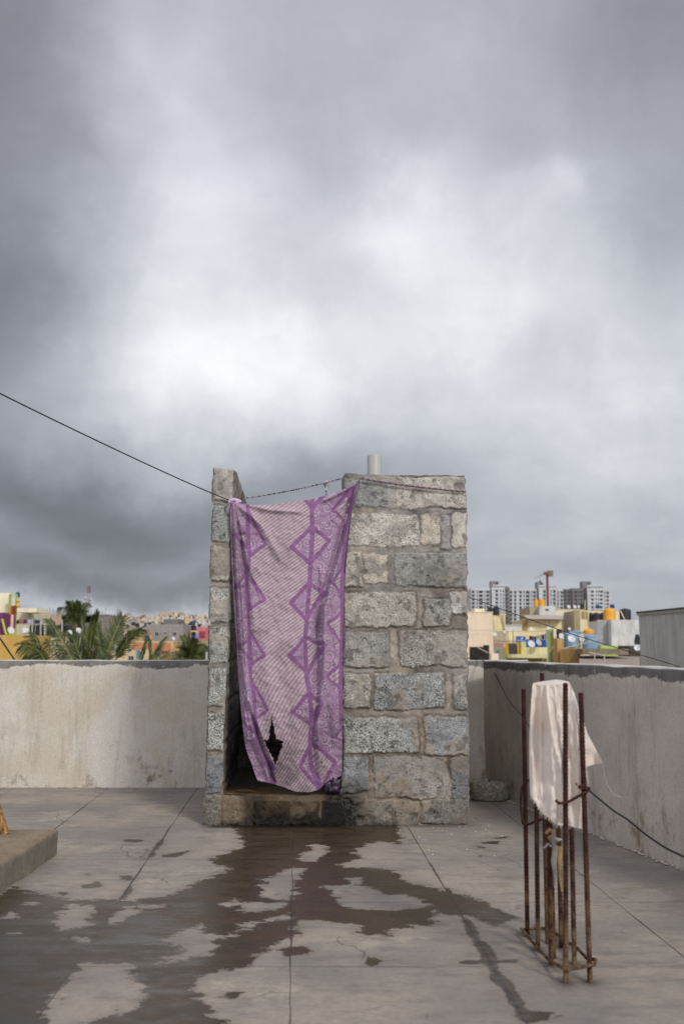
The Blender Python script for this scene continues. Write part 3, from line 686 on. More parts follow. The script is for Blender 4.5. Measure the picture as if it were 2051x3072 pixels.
def curtain():
    T = [(202, 300), (235, 306), (265, 312), (330, 319), (420, 318), (520, 303), (640, 290), (740, 262), (830, 230), (887, 207)]
    B = [(352, 1826), (440, 1845), (500, 1864), (560, 1888), (640, 1890), (690, 1873), (722, 1840), (750, 1822), (780, 1815), (812, 1796)]
    L = [(202, 300), (204, 400), (208, 600), (214, 800), (236, 1057), (246, 1257), (262, 1457), (284, 1640), (300, 1690), (322, 1740), (335, 1790), (352, 1826)]
    R = [(887, 207), (868, 350), (842, 550), (826, 750), (820, 1130), (816, 1300), (812, 1796)]
    nu, nv = 330, 700; g = coons(T, B, L, R, nu, nv).reshape(-1, 2); x, y = g[:, 0], g[:, 1]
    depth = np.zeros(len(x))
    q = np.stack([x, y, x*0], -1)
    shift = np.zeros(len(x))
    def crease(pl, w, a, fade=0):     # ridge on one side and valley on the other
        nonlocal depth
        d, sg, t = poly_d(x, y, pl); e = d*sg/w; a = a*2.6; shift[:] += np.clip(w*.6, 0, 9)*np.tanh(e*2)*np.exp(-(d/90)**2); am = a*np.sin(np.clip(t, 0, 1)*np.pi*.96+.1)**.5 if fade == 0 else a
        depth = depth+am*np.exp(-e*e)*e*1.6
    def ridge(pl, w, a):
        nonlocal depth
        a = a*2.5
        d, sg, t = poly_d(x, y, pl); depth = depth-a*np.exp(-(d/w)**2)*np.sin(np.clip(t, .02, .98)*np.pi)**.4
    # folds fanning out from the knot
    for (pl, w, a) in (([(205, 310), (222, 700), (250, 1150), (300, 1600)], 11, .014), ([(208, 305), (240, 500), (262, 800), (285, 1200), (330, 1600), (420, 1830)], 16, .018), ([(210, 305), (290, 480), (310, 700), (330, 1000)], 16, .010), ([(215, 305), (360, 420), (470, 600)], 22, .010), ([(220, 305), (420, 345), (600, 360)], 14, .008), ([(215, 305), (300, 360), (420, 480)], 12, .006)):
        ridge(pl, w, a)
    for (pl, w, a) in (([(215, 330), (232, 700), (262, 1180), (300, 1500)], 9, .015), ([(300, 1400), (360, 1560), (430, 1740), (445, 1840)], 14, .018), ([(228, 320), (290, 640), (340, 760)], 10, .008)): crease(pl, w, a)
    # folds falling from the right corner
    for (pl, w, a) in (([(884, 212), (850, 380), (800, 560), (745, 740), (705, 900), (690, 1050)], 20, .022), ([(882, 214), (820, 300), (740, 400)], 15, .008), ([(884, 215), (858, 420), (835, 640), (826, 900), (818, 1300)], 9, .012), ([(690, 700), (700, 1000), (690, 1300), (665, 1560), (680, 1820)], 26, .016), ([(760, 900), (770, 1200), (760, 1600)], 24, .008)): crease(pl, w, a)
    for (pl, w, a) in (([(770, 640), (740, 900), (735, 1250), (770, 1600)], 30, .018), ([(884, 210), (780, 262), (700, 300)], 12, .010), ([(560, 1000), (590, 1350), (560, 1700)], 60, .012), ([(380, 800), (400, 1200), (450, 1500)], 50, .010), ([(470, 500), (480, 900)], 60, .006)): ridge(pl, w, a)
    depth += fbm(q*np.array([1, .35, 1]), .012, 3)*.006+fbm(q, .035, 5, 3)*.0040+fbm(q*np.array([1, 1, 1]), .09, 6, 2)*.0004
    hem = ss(y, 1500, 1900); depth += hem*.05-.035*np.exp(-((y-1250)/450)**2)*np.exp(-((x-520)/230)**2)
    depth += .010*np.sin(x/34.)*ss(y, 1650, 1880)
    lt = ss(-x, -330, -210); depth += lt*.03*ss(y, 350, 700)
    base = YB-.030+.05*ss(-x, -300, -205)*ss(y, 400, 900)
    S = np.array([Z1(a, b) for a, b in g]); a_ = (S[:, 0]-W/2)/FPX; b_ = (H/2-S[:, 1])/FPX
    Yv = base+depth
    dy = CP-b_*SP; dz = SP+b_*CP; t = Yv/dy
    V = np.stack([a_*t, Yv, EYE+dz*t], -1)
    F = grid_faces(nu, nv); cx, cy = x[F].mean(1), y[F].mean(1)
    HP = np.array([ZH(*q_) for q_ in [(612, 200), (632, 300), (648, 400), (668, 455), (740, 485), (735, 545), (700, 640), (668, 730), (652, 772), (620, 700), (585, 620), (535, 520), (512, 468), (565, 470), (578, 400), (590, 290)]])
    HP = [((p[0]-580)/.5485, (p[1]-1340)/.5485) for p in HP]
    jag = fbm(np.stack([cx, cy, cx*0], -1), .12, 12, 3)*5
    keep = seg_d(cx, cy, HP)+jag < 1.
    for (hx, hy, hr) in ((ZH(1193, 730)+(4.,)), (ZH(805, 503)+(2.5,)), (ZH(1295, 278)+(1.6,)), (ZH(1240, 310)+(1.2,))):
        X_, Y_ = (hx-580)/.5485, (hy-1340)/.5485; keep &= np.hypot(cx-X_, (cy-Y_)*.6) > hr
    F = F[keep][:, ::-1]
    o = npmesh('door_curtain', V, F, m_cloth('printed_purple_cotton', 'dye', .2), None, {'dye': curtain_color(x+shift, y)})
    return tag(o, 'torn purple paisley printed cloth hung across the booth doorway', 'curtain')
CUR = curtain()
def knot():
    m = MB(); rnd = random.Random(4)
    for (pts, r) in ((((195, 300), (215, 290), (240, 294), (262, 302)), .012), (((200, 306), (225, 302), (250, 308)), .011), (((205, 292), (200, 300), (206, 310)), .013), (((222, 288), (232, 300), (226, 312)), .012)):
        q = [P(*Z1(*p), YB-.045+rnd.uniform(-.01, .01)) for p in pts]; qq = []
        for i in range(len(q)-1):
            for t in np.linspace(0, 1, 5)[:-1]: qq.append(q[i]*(1-t)+q[i+1]*t)
        qq.append(q[-1]); m.tube(qq, [r*(.55+.45*math.sin(math.pi*(i+.5)/len(qq)))*rnd.uniform(.85, 1.1) for i in range(len(qq))], 10)
    for s in ((184, 355, 198, 325), (178, 345, 200, 318)):
        m.tube([P(*Z1(s[2]+4, s[3]-10), YB-.05), P(*Z1(s[2], s[3]), YB-.05), P(*Z1(s[0], s[1]), YB-.045)], .0022, 5)
    CURP = m.build('knot', plain('pale_purple_cloth', (206, 176, 208), .9, .3, 60, False), CUR)
knot()
# bunched wet cloth at the foot of the doorway
m = MB(); rnd = random.Random(9)
def lump(cen, rx, ry, rz, seed, mat, name, label, cat, n=26, k=20, amp=.3, fr=9.):
    th = np.linspace(0, 2*np.pi, n, endpoint=False); ph = np.linspace(0, np.pi, k); T_, P_ = np.meshgrid(th, ph)
    d = np.stack([np.sin(P_)*np.cos(T_), np.sin(P_)*np.sin(T_), np.cos(P_)], -1)
    s = 1+amp*fbm(d*2.0+seed, 1.3, seed)+amp*.5*fbm(d*3+seed, 3, seed+3)
    V = d*s[..., None]*np.array([rx, ry, rz])+np.array(cen); V[..., 2] = np.maximum(V[..., 2], cen[2]-rz*.92)
    i, j = np.meshgrid(np.arange(n), np.arange(k-1)); a = (j*n+i).ravel(); b = (j*n+(i+1) % n).ravel(); F = np.stack([a, a+n, b+n, b], -1)
    o = npmesh(name, V, F, mat); return tag(o, label, cat)
c = P(*Z1(775, 785+O), YB+.05); c[2] = ZS+.045
lump(c, .055, .05, .065, 5, plain('wet_purple_rag', (52, 34, 58), .4, .5, 40, False), 'wet_rag', 'dark wet purple rag bunched in the right corner of the doorstep', 'rag', amp=.45)

# ================================================================ lines, strings and cables
def strand(pts, r, name, mat, label, cat, sag=0., sub=14, n=6, smooth=True, parent=None):
    pts = [np.array(p) for p in pts]; q = []
    m = len(pts)
    for i in range(m-1):
        p0 = pts[max(i-1, 0)]; p1 = pts[i]; p2 = pts[i+1]; p3 = pts[min(i+2, m-1)]
        for t in np.linspace(0, 1, sub)[:-1]:
            v = .5*((2*p1)+(-p0+p2)*t+(2*p0-5*p1+4*p2-p3)*t*t+(-p0+3*p1-3*p2+p3)*t**3)
            v = v-np.array([0, 0, sag*4*t*(1-t)]); q.append(v)
    q.append(pts[-1]); b = MB().tube(q, r, n).build(name, mat, parent)
    if parent is None: tag(b, label, cat)
    return b
BLK = plain('black_wire', (26, 26, 30), .5, .2, 9, False)
e0 = P(0, 1180, 4.2); e1 = P(*ZK(233, 412), YB-.035); ex = e0+(e0-e1)*1.2
strand([ex, e0, e1], .0032, 'wire', BLK, 'thin black wire slanting across the sky down to the curtain knot', 'wire', sag=.012)
strand([P(*ZL(-300, 358), 10), P(*ZL(0, 800), 10), P(*ZL(190, 1080), 10), P(*ZL(330, 1290), 10)], .009, 'wire', BLK, 'black cable crossing in front of the mustard yellow wall', 'wire')
strand([P(1330, 1764, 8.6), P(*ZA(95, 410), 8.6), P(*ZA(800, 672), 8.45), P(*ZA(1568, 940), 8.3), P(*ZB(700, 1098), 8.1), P(*ZB(1390, 1305), 7.9), P(2160, 2040, 7.8)], .0032, 'wire', BLK, 'black wire sloping in front of the city rooftops on the right', 'wire')
Zp = ZPAR+.006
cab = [P(*Z8(20, 92), YPAR+.13), P(*Z8(75, 78), YPAR+.03), P(*Z8(130, 80), YPAR-.02), P(*Z8(160, 98), YPAR-.10), P(*Z8(235, 180), 6.9), P(*Z8(300, 305), 6.6), P(*Z8(350, 390), 6.3), P(*Z8(430, 482), 5.9), P(*Z8(485, 562), 5.5), P(*Z8(600, 700), 5.0), P(*Z8(760, 870), 4.45), P(*Z8(905, 1010), 4.1), P(*Z8(980, 1075), 4.0), P(*Z8(1080, 1155), 3.9), P(*Z8(1170, 1212), 3.8), P(*Z8(1300, 1318), 3.7), P(*Z8(1440, 1412), 3.6), P(*Z8(1568, 1475), 3.5), P(*Z8(1800, 1600), 3.3)]
strand(cab, .0038, 'cable', BLK, 'black cable drooping over the parapet corner and along the right wall', 'cable', sub=6)
# twisted rag string behind the curtain
def rope(A, B, n, r, name, mat1, label, sagm=.0, twist=40, parent=None):
    A = np.array(A); B = np.array(B); m = MB()
    for ph in (0, math.pi):
        q = [A+(B-A)*t+np.array([0, math.cos(twist*t+ph)*r*.7, math.sin(twist*t+ph)*r*.7-sagm*4*t*(1-t)]) for t in np.linspace(0, 1, n)]
        m.tube(q, [r*(.7+.5*abs(math.sin(i*.9)*math.sin(i*.37+1))) for i in range(n)], 5)
    o = m.build(name, mat1, parent)
    if parent is None: tag(o, label, 'string')
    return o
k = NT('twisted_rag'); ck = k.mix(k.ramp(k.noise(k.pos((1, 1, 1)), 22, 2), .5, .56), lin((188, 178, 180)), lin((92, 70, 86))); RAG = k.fin(ck, .95, .1)
s0 = P(*ZK(405, 388), YPAR-.12); s1 = P(*ZK(1400, 182), YB+.16); s2 = P(*ZK(1640, 135), YB+.12)
st = rope(s0, s1, 160, .0032, 'rag_string', RAG, 'twisted rag string stretched across the booth above the purple curtain', .012, 110)
kp = s0+(s1-s0)*.815; mm = MB()
q = [kp, P(*ZK(1216, 280), kp[1]), P(*ZK(1222, 360), kp[1])]; mm.tube(q, .005, 6)
q = [P(*ZK(a, b), kp[1]-.01) for (a, b) in ((1218, 250), (1222, 215), (1245, 225), (1248, 255), (1238, 262), (1262, 275))]; mm.tube(q, [.007, .009, .008, .006, .005, .004], 6)
mm.build('knot', RAG, st)
st = rope(P(*Z1(905, 172), YB-.03), P(*Z1(1484, 246), YB-.022), 130, .004, 'rag_string', plain('purple_string', (118, 96, 112), .95, .5, 60, False), 'thin purple string running along the top of the block front wall', .008, 60)
mm = MB(); mm.tube([P(*Z1(a, b), YB-.035) for (a, b) in ((887, 208), (900, 196), (912, 172), (905, 200), (898, 250), (890, 300))], [.006, .005, .005, .004, .004, .003], 6); mm.build('knot', plain('purple_string', (0, 0, 0)), st)

# ================================================================ rough stone in the corner, plinth, wooden stick
c = G(*Z8(222, 1092)); rr = 130*.4279*PXm(c[1]); c[1] += rr*.8
k = NT('rough_pebble_concrete'); p = k.pos(); v1 = k.vor(p, 60); g1 = k.noise(p, 80, 4, .7)
cc = k.mix(k.ramp(k.math('ADD', g1, k.math('MULTIPLY', v1, .5)), .45, .95), lin((178, 172, 160)), lin((136, 129, 117))); k.bump(k.math('ADD', g1, v1), .006); STN = k.fin(cc, .95, .2)
def stone():
    n, kk = 96, 50
    th = np.linspace(0, 2*np.pi, n, endpoint=False); prof = []
    hh = 140*.4279*PXm(c[1])*.92
    R = []
    for (r, z) in ((.02, 0), (.5, 0), (.80, .0), (.93, .05), (1.0, .18), (1.03, .4), (1.02, .62), (.98, .8), (.90, .92), (.76, .985), (.5, 1.), (.25, 1.0), (.01, 1.0)): R.append((r, z))
    R = np.array(R); t = np.linspace(0, len(R)-1, kk); r = np.interp(t, np.arange(len(R)), R[:, 0]); z = np.interp(t, np.arange(len(R)), R[:, 1])
    T_, I = np.meshgrid(th, np.arange(kk)); rx = r[I]*rr; V = np.stack([c[0]+rx*np.cos(T_), c[1]+rx*.85*np.sin(T_), z[I]*hh], -1)
    nn = fbm(V, 9, 3)*.010+fbm(V, 60, 4, 2)*.0025
    V[..., 0] += nn*np.cos(T_); V[..., 1] += nn*np.sin(T_); V[..., 2] += np.where(z[I] > .5, fbm(V, 20, 8)*.008, 0)+z[I]*.02*(V[..., 0]-c[0])/rr*-.5
    i, j = np.meshgrid(np.arange(n), np.arange(kk-1)); a = (j*n+i).ravel(); b = (j*n+(i+1) % n).ravel()
    tag(npmesh('rough_stone', V, np.stack([a, b, b+n, a+n], -1), STN), 'round rough grey stone lying on the floor beside the right parapet', 'stone')
stone()
# plinth on the left: traced foot edge, own height
pb = G(*ZF) if False else G(174, 2563); pa = G(0, 2681); zt = P(172, 2487, pb[1])[2]
dirp = (pb-pa)[:2]; dirp /= np.linalg.norm(dirp); far = pb[:2]; near = pa[:2]-dirp*.35
back = G(0, 2484, zt)
m = MB()
def plinth():
    # corner points (clockwise from above): far right, near right, near left, far left
    q = [far, near, near+np.array([-1.1, .05]), np.array([far[0]-1.3, far[1]+.03])]
    nx = 60; b = .012; V = []; rings = []
    pts = []
    for i in range(4):
        A, B = np.array(q[i]), np.array(q[(i+1) % 4])
        for t in np.linspace(0, 1, nx, endpoint=False): pts.append(A+(B-A)*t)
    pts = np.array(pts); cen = pts.mean(0); n = len(pts)
    for (z, s) in ((-.01, 0), (zt*.25, 0), (zt*.5, 0), (zt*.8, 0), (zt-b, 0), (zt-.003, .004), (zt, b), (zt, .1), (zt, .3), (zt, 1e3)):
        d = pts-cen; L = np.linalg.norm(d, axis=1, keepdims=True); p2 = cen+d*np.maximum(1-s/L, .001)
        rings.append(np.column_stack([p2, np.full(n, z)]))
    V = np.array(rings); V = V+np.stack([fbm(V, 6, 1)*.006+fbm(V, 40, 5, 2)*.0025, fbm(V, 6, 2)*.006, fbm(V, 5, 3)*.003+fbm(V, 40, 6, 2)*.0015], -1)
    k_ = len(rings); i, j = np.meshgrid(np.arange(n), np.arange(k_-1)); a = (j*n+i).ravel(); bb = (j*n+(i+1) % n).ravel()
    kk = NT('plinth_cement'); p = kk.pos(); g1 = kk.noise(p, 5, 5, .7); g2 = kk.noise(p, 60, 4, .7); z = kk.n('ShaderNodeSeparateXYZ', i0=p).outputs[2]
    nz = kk.n('ShaderNodeSeparateXYZ', i0=kk.n('ShaderNodeNewGeometry').outputs['Normal']).outputs[2]
    cs = kk.mix(kk.ramp(g1, .35, .65), lin((116, 104, 88)), lin((140, 126, 106)))
    cs2 = kk.mix(kk.ramp(g1, .35, .65), lin((112, 106, 94)), lin((132, 126, 112)))
    cs = kk.mix(nz, cs2, cs); cs = kk.mix(kk.ramp(g2, .45, .7, 0, .5), cs, lin((92, 84, 72)))
    kk.bump(g2, .004); o = npmesh('cement_plinth', V, np.stack([a, a+n, bb+n, bb], -1), kk.fin(cs, .93, .25))
    tag(o, 'low brown-grey cement plinth at the left edge of the terrace', 'plinth')
plinth()
m = MB(); a = P(*Z6(28, 306), 5.0); g0 = G(*Z6(28, 306), zt); b = g0+np.array([-.16, .05, .34])
m.tube([g0+np.array([.0, 0, -.004]), g0*.5+b*.5, b], [.019, .021, .022], 7)
m.tube([g0+np.array([-.035, .01, -.004]), (g0+b)*.5+np.array([-.035, .01, 0]), b+np.array([-.03, .01, 0])], [.014, .016, .017], 6)
k = NT('weathered_wood'); cw = k.mix(k.ramp(k.noise(k.pos((9, 9, 2)), 12, 5, .7), .35, .65), lin((96, 66, 34)), lin((176, 138, 84))); k.bump(k.noise(k.pos((9, 9, 1)), 20, 3), .003)
tag(m.build('wooden_stick', k.fin(cw, .8, .3)), 'weathered wooden stick standing on the left cement plinth', 'stick')

# ================================================================ rebar starter column with cloth
RUST = m_rust()
rb = empty('rebar_column', tuple(G(*Z5(440, 2060))), 'rusty ribbed steel reinforcement bars sticking up from the terrace floor', 'rebar')
def bar(bx_, by_, tx, ty, r=.0076):
    g = G(*Z5(bx_, by_)); tpt = P(*Z5(tx, ty), g[1]); L = np.linalg.norm(tpt-g); n = int(L/.004)
    g = g+(g-tpt)/L*.03; L += .03; n = int(L/.004)
    q = [g+(tpt-g)*i/(n-1) for i in range(n)]
    rs = [r*(1.0+(.18 if i % 3 == 0 else -.03)) for i in range(n)]; rs[-1] *= .8
    MB().tube(q, rs, 10).build('bar', RUST, rb); return g, tpt
BARS = [bar(232, 1895, 205, 200), bar(305, 2000, 290, 560), bar(396, 2105, 370, 600), bar(497, 2232, 494, 158), bar(372, 1870, 332, 90), bar(466, 1985, 436, 700), bar(556, 2105, 530, 800), bar(664, 2228, 600, 225)]
bar(372, 1960, 352, 1062, .008); bar(418, 2060, 392, 1075, .006)
def stir(pl, name='stirrup', r=.0042):
    q = []
    for i in range(len(pl)-1):
        for t in np.linspace(0, 1, 6)[:-1]: q.append(np.array(pl[i])*(1-t)+np.array(pl[i+1])*t)
    q.append(np.array(pl[-1])); MB().tube(q, r, 7).build(name, RUST, rb)
def barY(i, y):        # depth of a bar at an enlargement height
    return BARS[i][0][1]
Yb = [b[0][1] for b in BARS]
stir([P(*Z5(190, 1855), Yb[0]-.02), P(*Z5(290, 1975), Yb[1]-.02), P(*Z5(385, 2075), Yb[2]-.02), P(*Z5(500, 2140), Yb[3]-.02), P(*Z5(590, 2125), Yb[3]-.01), P(*Z5(690, 2105), Yb[7]-.02), P(*Z5(705, 2070), Yb[7]+.01), P(*Z5(640, 2060), Yb[7]+.02), P(*Z5(575, 1990), Yb[6]+.02), P(*Z5(480, 1930), Yb[5]+.02), P(*Z5(400, 1862), Yb[4]+.02), P(*Z5(300, 1850), Yb[4]+.02), P(*Z5(200, 1862), Yb[0]-.02), P(*Z5(215, 1910), Yb[0]-.03)], r=.0052)
stir([P(*Z5(425, 968), Yb[3]-.012), P(*Z5(450, 990), Yb[3]-.016), P(*Z5(500, 988), Yb[3]-.012), P(*Z5(650, 905), Yb[7]-.014), P(*Z5(660, 885), Yb[7]+.01), P(*Z5(600, 880), Yb[7]+.012), P(*Z5(570, 852), Yb[7]+.03)], r=.0045)
stir([P(*Z5(250, 828), Yb[0]+.02), P(*Z5(218, 842), Yb[0]-.012), P(*Z5(192, 890), Yb[0]-.012), P(*Z5(186, 1000), Yb[0]-.012), P(*Z5(200, 1130), Yb[0]-.014), P(*Z5(240, 1135), Yb[0]-.012), P(*Z5(330, 1100), Yb[1]-.012)], r=.0045)
stir([P(*Z5(640, 862), Yb[7]-.016), P(*Z5(585, 880), Yb[7]-.016), P(*Z5(655, 895), Yb[7]-.016), P(*Z5(600, 872), Yb[7]-.012)], 'binding_wire', .0035)
# tied cord and rag
m = MB(); 
m.tube([P(*Z5(a, b), Yb[2]-.03) for (a, b) in ((360, 1200), (385, 1172), (410, 1190), (405, 1215), (380, 1225), (395, 1250), (415, 1280))], [.005, .007, .007, .006, .006, .005, .004], 7)
m.tube([P(*Z5(a, b), Yb[2]-.03) for (a, b) in ((455, 1290), (450, 1390), (455, 1500), (470, 1600))], [.011, .009, .005, .003], 7)
o = m.build('knotted_rag', plain('yellow_rag', (150, 124, 84), .9, .4, 30, False)); tag(o, 'frayed yellowish cord knotted round the middle rusty bars', 'cord')
m = MB(); m.tube([P(*Z5(a, b), Yb[2]-.035) for (a, b) in ((400, 1210), (425, 1300), (415, 1390), (425, 1500), (418, 1560))], [.004, .009, .010, .005, .002], 7)
m.tube([P(*Z5(a, b), Yb[2]-.035) for (a, b) in ((410, 1230), (440, 1245), (470, 1240))], [.005, .008, .003], 7)
m.tube([P(*Z5(a, b), Yb[2]-.035) for (a, b) in ((345, 1300), (375, 1270), (400, 1290))], [.002, .005, .004], 7)
o = m.build('grey_rag', plain('grey_rag', (148, 144, 138), .9, .4, 30, False)); tag(o, 'grey rag strip tied to the middle rusty bars under the cloth', 'rag')
# cream cloth
def cloth():
    nu, nv = 130, 240
    T = [(268, 166), (340, 176), (430, 172), (490, 168), (524, 154)]
    B = [(252, 932), (290, 990), (335, 1060), (380, 1090), (430, 1138), (470, 1146), (510, 1140), (560, 1158), (585, 1164), (612, 1166)]
    L = [(268, 166), (252, 350), (244, 550), (244, 750), (252, 932)]; R = [(524, 154), (560, 240), (590, 350), (602, 560), (602, 800), (606, 1000), (612, 1166)]
    g = coons(T, B, L, R, nu, nv).reshape(-1, 2); x, y = g.T
    q = np.stack([x, y, x*0], -1); dep = np.zeros(len(x))
    def rid(pl, w, a, f=.5):
        nonlocal dep
        d, sg, t = poly_d(x, y, pl); dep -= a*np.exp(-(d/w)**2)*np.sin(np.clip(t*.97+.03, .01, .99)*np.pi)**f
    rid([(350, 160), (370, 300), (420, 560), (480, 850), (520, 1150)], 30, .030); rid([(272, 160), (262, 500), (275, 960)], 18, .016)
    rid([(345, 165), (345, 500), (350, 1060)], 14, -.020); rid([(300, 200), (290, 600), (305, 1000)], 20, -.012)
    rid([(440, 180), (480, 400), (530, 700), (560, 1100)], 22, -.018); rid([(380, 300), (390, 600), (430, 1000)], 16, .012); rid([(560, 250), (590, 700), (590, 1100)], 16, .018)
    rid([(400, 200), (430, 380), (470, 460)], 16, -.014)
    dep += fbm(q*np.array([1, .3, 1]), .02, 4)*.012+fbm(q*[1,.5,1], .035, 5, 2)*.0022
    Yc = 3.165+dep+.06*ss(-x, -420, -240)+.03*(1-ss(y, 150, 420))
    def unp(x, y, Y):
        S0 = 1480+x*.4343; S1 = 1980+y*.4343; a_ = (S0-W/2)/FPX; b_ = (H/2-S1)/FPX; dy = CP-b_*SP; dz = SP+b_*CP; t = Y/dy
        return np.stack([a_*t, Y, EYE+dz*t], -1)
    V1 = unp(x, y, Yc); F1 = grid_faces(nu, nv)
    # over the top and down the back
    top = V1[:nu]; nb = 90; bk_ = []
    Bk = [(275, 158), (340, 146), (430, 134), (480, 140), (520, 150)]
    tx = np.interp(np.linspace(0, 1, nu), np.linspace(0, 1, 5), [a for a, _ in Bk]); ty = np.interp(np.linspace(0, 1, nu), np.linspace(0, 1, 5), [b for _, b in Bk])
    rear = unp(tx, ty, np.full(nu, 3.42))
    for i in range(1, 25):
        t = i/24; r_ = top*(1-t)+rear*t; r_[:, 2] += -.004*math.sin(math.pi*t)+fbm(r_, 18, 5)*.002*math.sin(math.pi*t); bk_.append(r_)
    s = np.linspace(0, 1, nu)
    for i in range(1, nb):
        t = i/(nb-1); r_ = rear.copy(); drop = .08+.26*s
        r_[:, 2] -= t*drop; r_[:, 1] += .03*t+.018*np.sin(s*11)*ss(np.array(t), 0, .3); r_[:, 0] += t*s*.06; bk_.append(r_)
    V2 = np.vstack([top]+bk_); nr = len(bk_)+1; F2 = grid_faces(nu, nr, len(V1))[:, ::-1]
    # loose corner blown out to the right
    nf = 50
    g3 = coons([(585, 345), (618, 400), (632, 480)], [(596, 745), (640, 738), (690, 722), (756, 714)], [(585, 345), (590, 550), (596, 745)], [(632, 480), (690, 590), (756, 714)], nf, nf).reshape(-1, 2)
    x3, y3 = g3.T; V3 = unp(x3, y3, 3.24+.014*np.sin(x3/26.)+.010*fbm(np.stack([x3, y3, x3*0], -1), .015, 3, 1)); F3 = grid_faces(nf, nf, len(V1)+len(V2))
    V = np.vstack([V1, V2, V3]); F = np.vstack([F1, F2, F3])
    cl = lin((236, 226, 217))[None]*(1+.06*fbm(V, 9, 3)[:, None]); cl = cl*(1-.10*ss(fbm(V, 5, 8), .1, .7)[:, None]*np.array([.2, .5, 1.]))
    o = npmesh('draped_cloth', V, F, m_cloth('cream_cotton', 'dye', .3), None, {'dye': cl})
    # frayed threads along the hem
    tag(o, 'cream cotton cloth draped over the rusty rebar column', 'cloth')
    m = MB(); r = random.Random(2); hem = [(252, 932), (290, 990), (335, 1060), (380, 1090), (430, 1138), (470, 1146), (510, 1140), (560, 1158), (612, 1166)]
    for i in range(70):
        t = r.random()*(len(hem)-1); k_ = int(t); f = t-k_; xx = hem[k_][0]*(1-f)+hem[k_+1][0]*f; yy = hem[k_][1]*(1-f)+hem[k_+1][1]*f; L = r.uniform(8, 26)
        a, b = unp(np.array([xx, xx+r.uniform(-6, 6)]), np.array([yy-4, yy+L]), np.array([3.165, 3.165])); m.tube([a, (a+b)/2+.001, b], .0006, 4)
    MB().tube(list(unp(np.array([640., 650, 648]), np.array([725., 800, 870]), np.full(3, 3.24))), .0007, 4).build('frayed_thread', plain('thread', (196, 182, 166), .9, .1, 9, False), o)
    MB().tube(list(unp(np.array([750., 765, 790, 830, 880]), np.array([715., 800, 880, 930, 950]), np.full(5, 3.24))), .0007, 4).build('frayed_thread', plain('thread', (0, 0, 0)), o)
    m.build('fringe', plain('thread', (196, 182, 166), .9, .1, 9, False), o)
cloth()
# ================================================================ city beyond the parapet
def YS(Y): return float(np.interp(Y, [0, 9, 12, 70, 100, 150, 230, 330, 380, 420, 460], [0, 28, 42, 252, 300, 400, 520, 700, 760, 800, 870]))   # real distance of each layer of the city
def PC(x, y, Y): return P(x, y, YS(Y))
GZ = -11.
gm = MB(); gm.quad((-3000, 8.2, GZ), (3000, 8.2, GZ), (3000, 5200, GZ), (-3000, 5200, GZ)); gm.quad((-3000, -60, GZ), (3000, -60, GZ), (3000, 8.2, GZ), (-3000, 8.2, GZ))
tag(gm.build('ground', plain('dusty_ground', (120, 108, 92), .95, .3, .05, False)), kind='structure')
tag(MB().box(-4.45, 4.3, -3.4, YPAR+.1, GZ, -.31).build('house_below', facade('house_below', (150, 146, 138))), 'plain rendered house body underneath the terrace', 'building')
def fx(Z, x0, x1, yt, Y, yb=None):
    # metres of a front rectangle read from an enlargement
    a = PC(*Z(x0, yt), Y); b = PC(*Z(x1, yt), Y); zb = GZ if yb is None else PC(*Z(x0, yb), Y)[2]
    return a[0], b[0], zb, a[2]
def bldg(name, label, Z, x0, x1, yt, Y, dep, mat, cat='building', sh=0., grp=None, cop=None, wins=(), wmat=None, yb=None, slope=0.):
    X0, X1, zb, zt = fx(Z, x0, x1, yt, Y, yb)
    Yn = Y; Y = YS(Y); dep = dep*1.6
    o = empty(name, ((X0+X1)/2, Y, zb), label, cat, grp); o['kind'] = 'thing'
    m = MB().box(X0, X1, Y, Y+dep, zb, zt, sh)
    m.build('wall', mat, o)
    if cop:
        h, c_, cm = cop; MB().box(X0-c_, X1+c_, Y-c_, Y+dep+c_, zt+.003, zt+h, sh).build('coping', cm, o)
    for w in wins: window(o, Z, *w[:4], Yn, wmat or DARKG)
    return o
DARKG = plain('dark_window', (44, 50, 54), .3, .2, 2); WFR = plain('window_frame', (190, 186, 178), .7, .1); DKW = plain('dark_opening', (46, 40, 36), .9, .3, 2)
def window(par, Z, x0, x1, y0, y1, Y, gm_, fr=True, frm=None, prot=.03):
    X0, X1, z0, z1 = fx(Z, x0, x1, y0, Y, y1); Y = YS(Y); w = min(.09, (X1-X0)*.12)
    if fr:
        m = MB().box(X0-w, X1+w, Y-prot-.03, Y-.002, z0-w, z0); m.box(X0-w, X1+w, Y-prot-.03, Y-.002, z1, z1+w)
        m.box(X0-w, X0, Y-prot-.03, Y-.002, z0, z1); m.box(X1, X1+w, Y-prot-.03, Y-.002, z0, z1); m.box((X0+X1)/2-w*.3, (X0+X1)/2+w*.3, Y-prot, Y-.004, z0, z1)
        f = m.build('window', frm or WFR, par)
        MB().box(X0, X1, Y-.015, Y-.003, z0, z1).build('pane', gm_, f)
    else: MB().box(X0, X1, Y-.04, Y-.003, z0, z1).build('window', gm_, par)
def plate(par, name, Z, x0, x1, y0, y1, Y, mat, th=.1, fwd=.02):
    X0, X1, z0, z1 = fx(Z, x0, x1, y0, Y, y1); Y = YS(Y); return MB().box(X0, X1, Y-fwd-th, Y-fwd, z0, z1).build(name, mat, par)
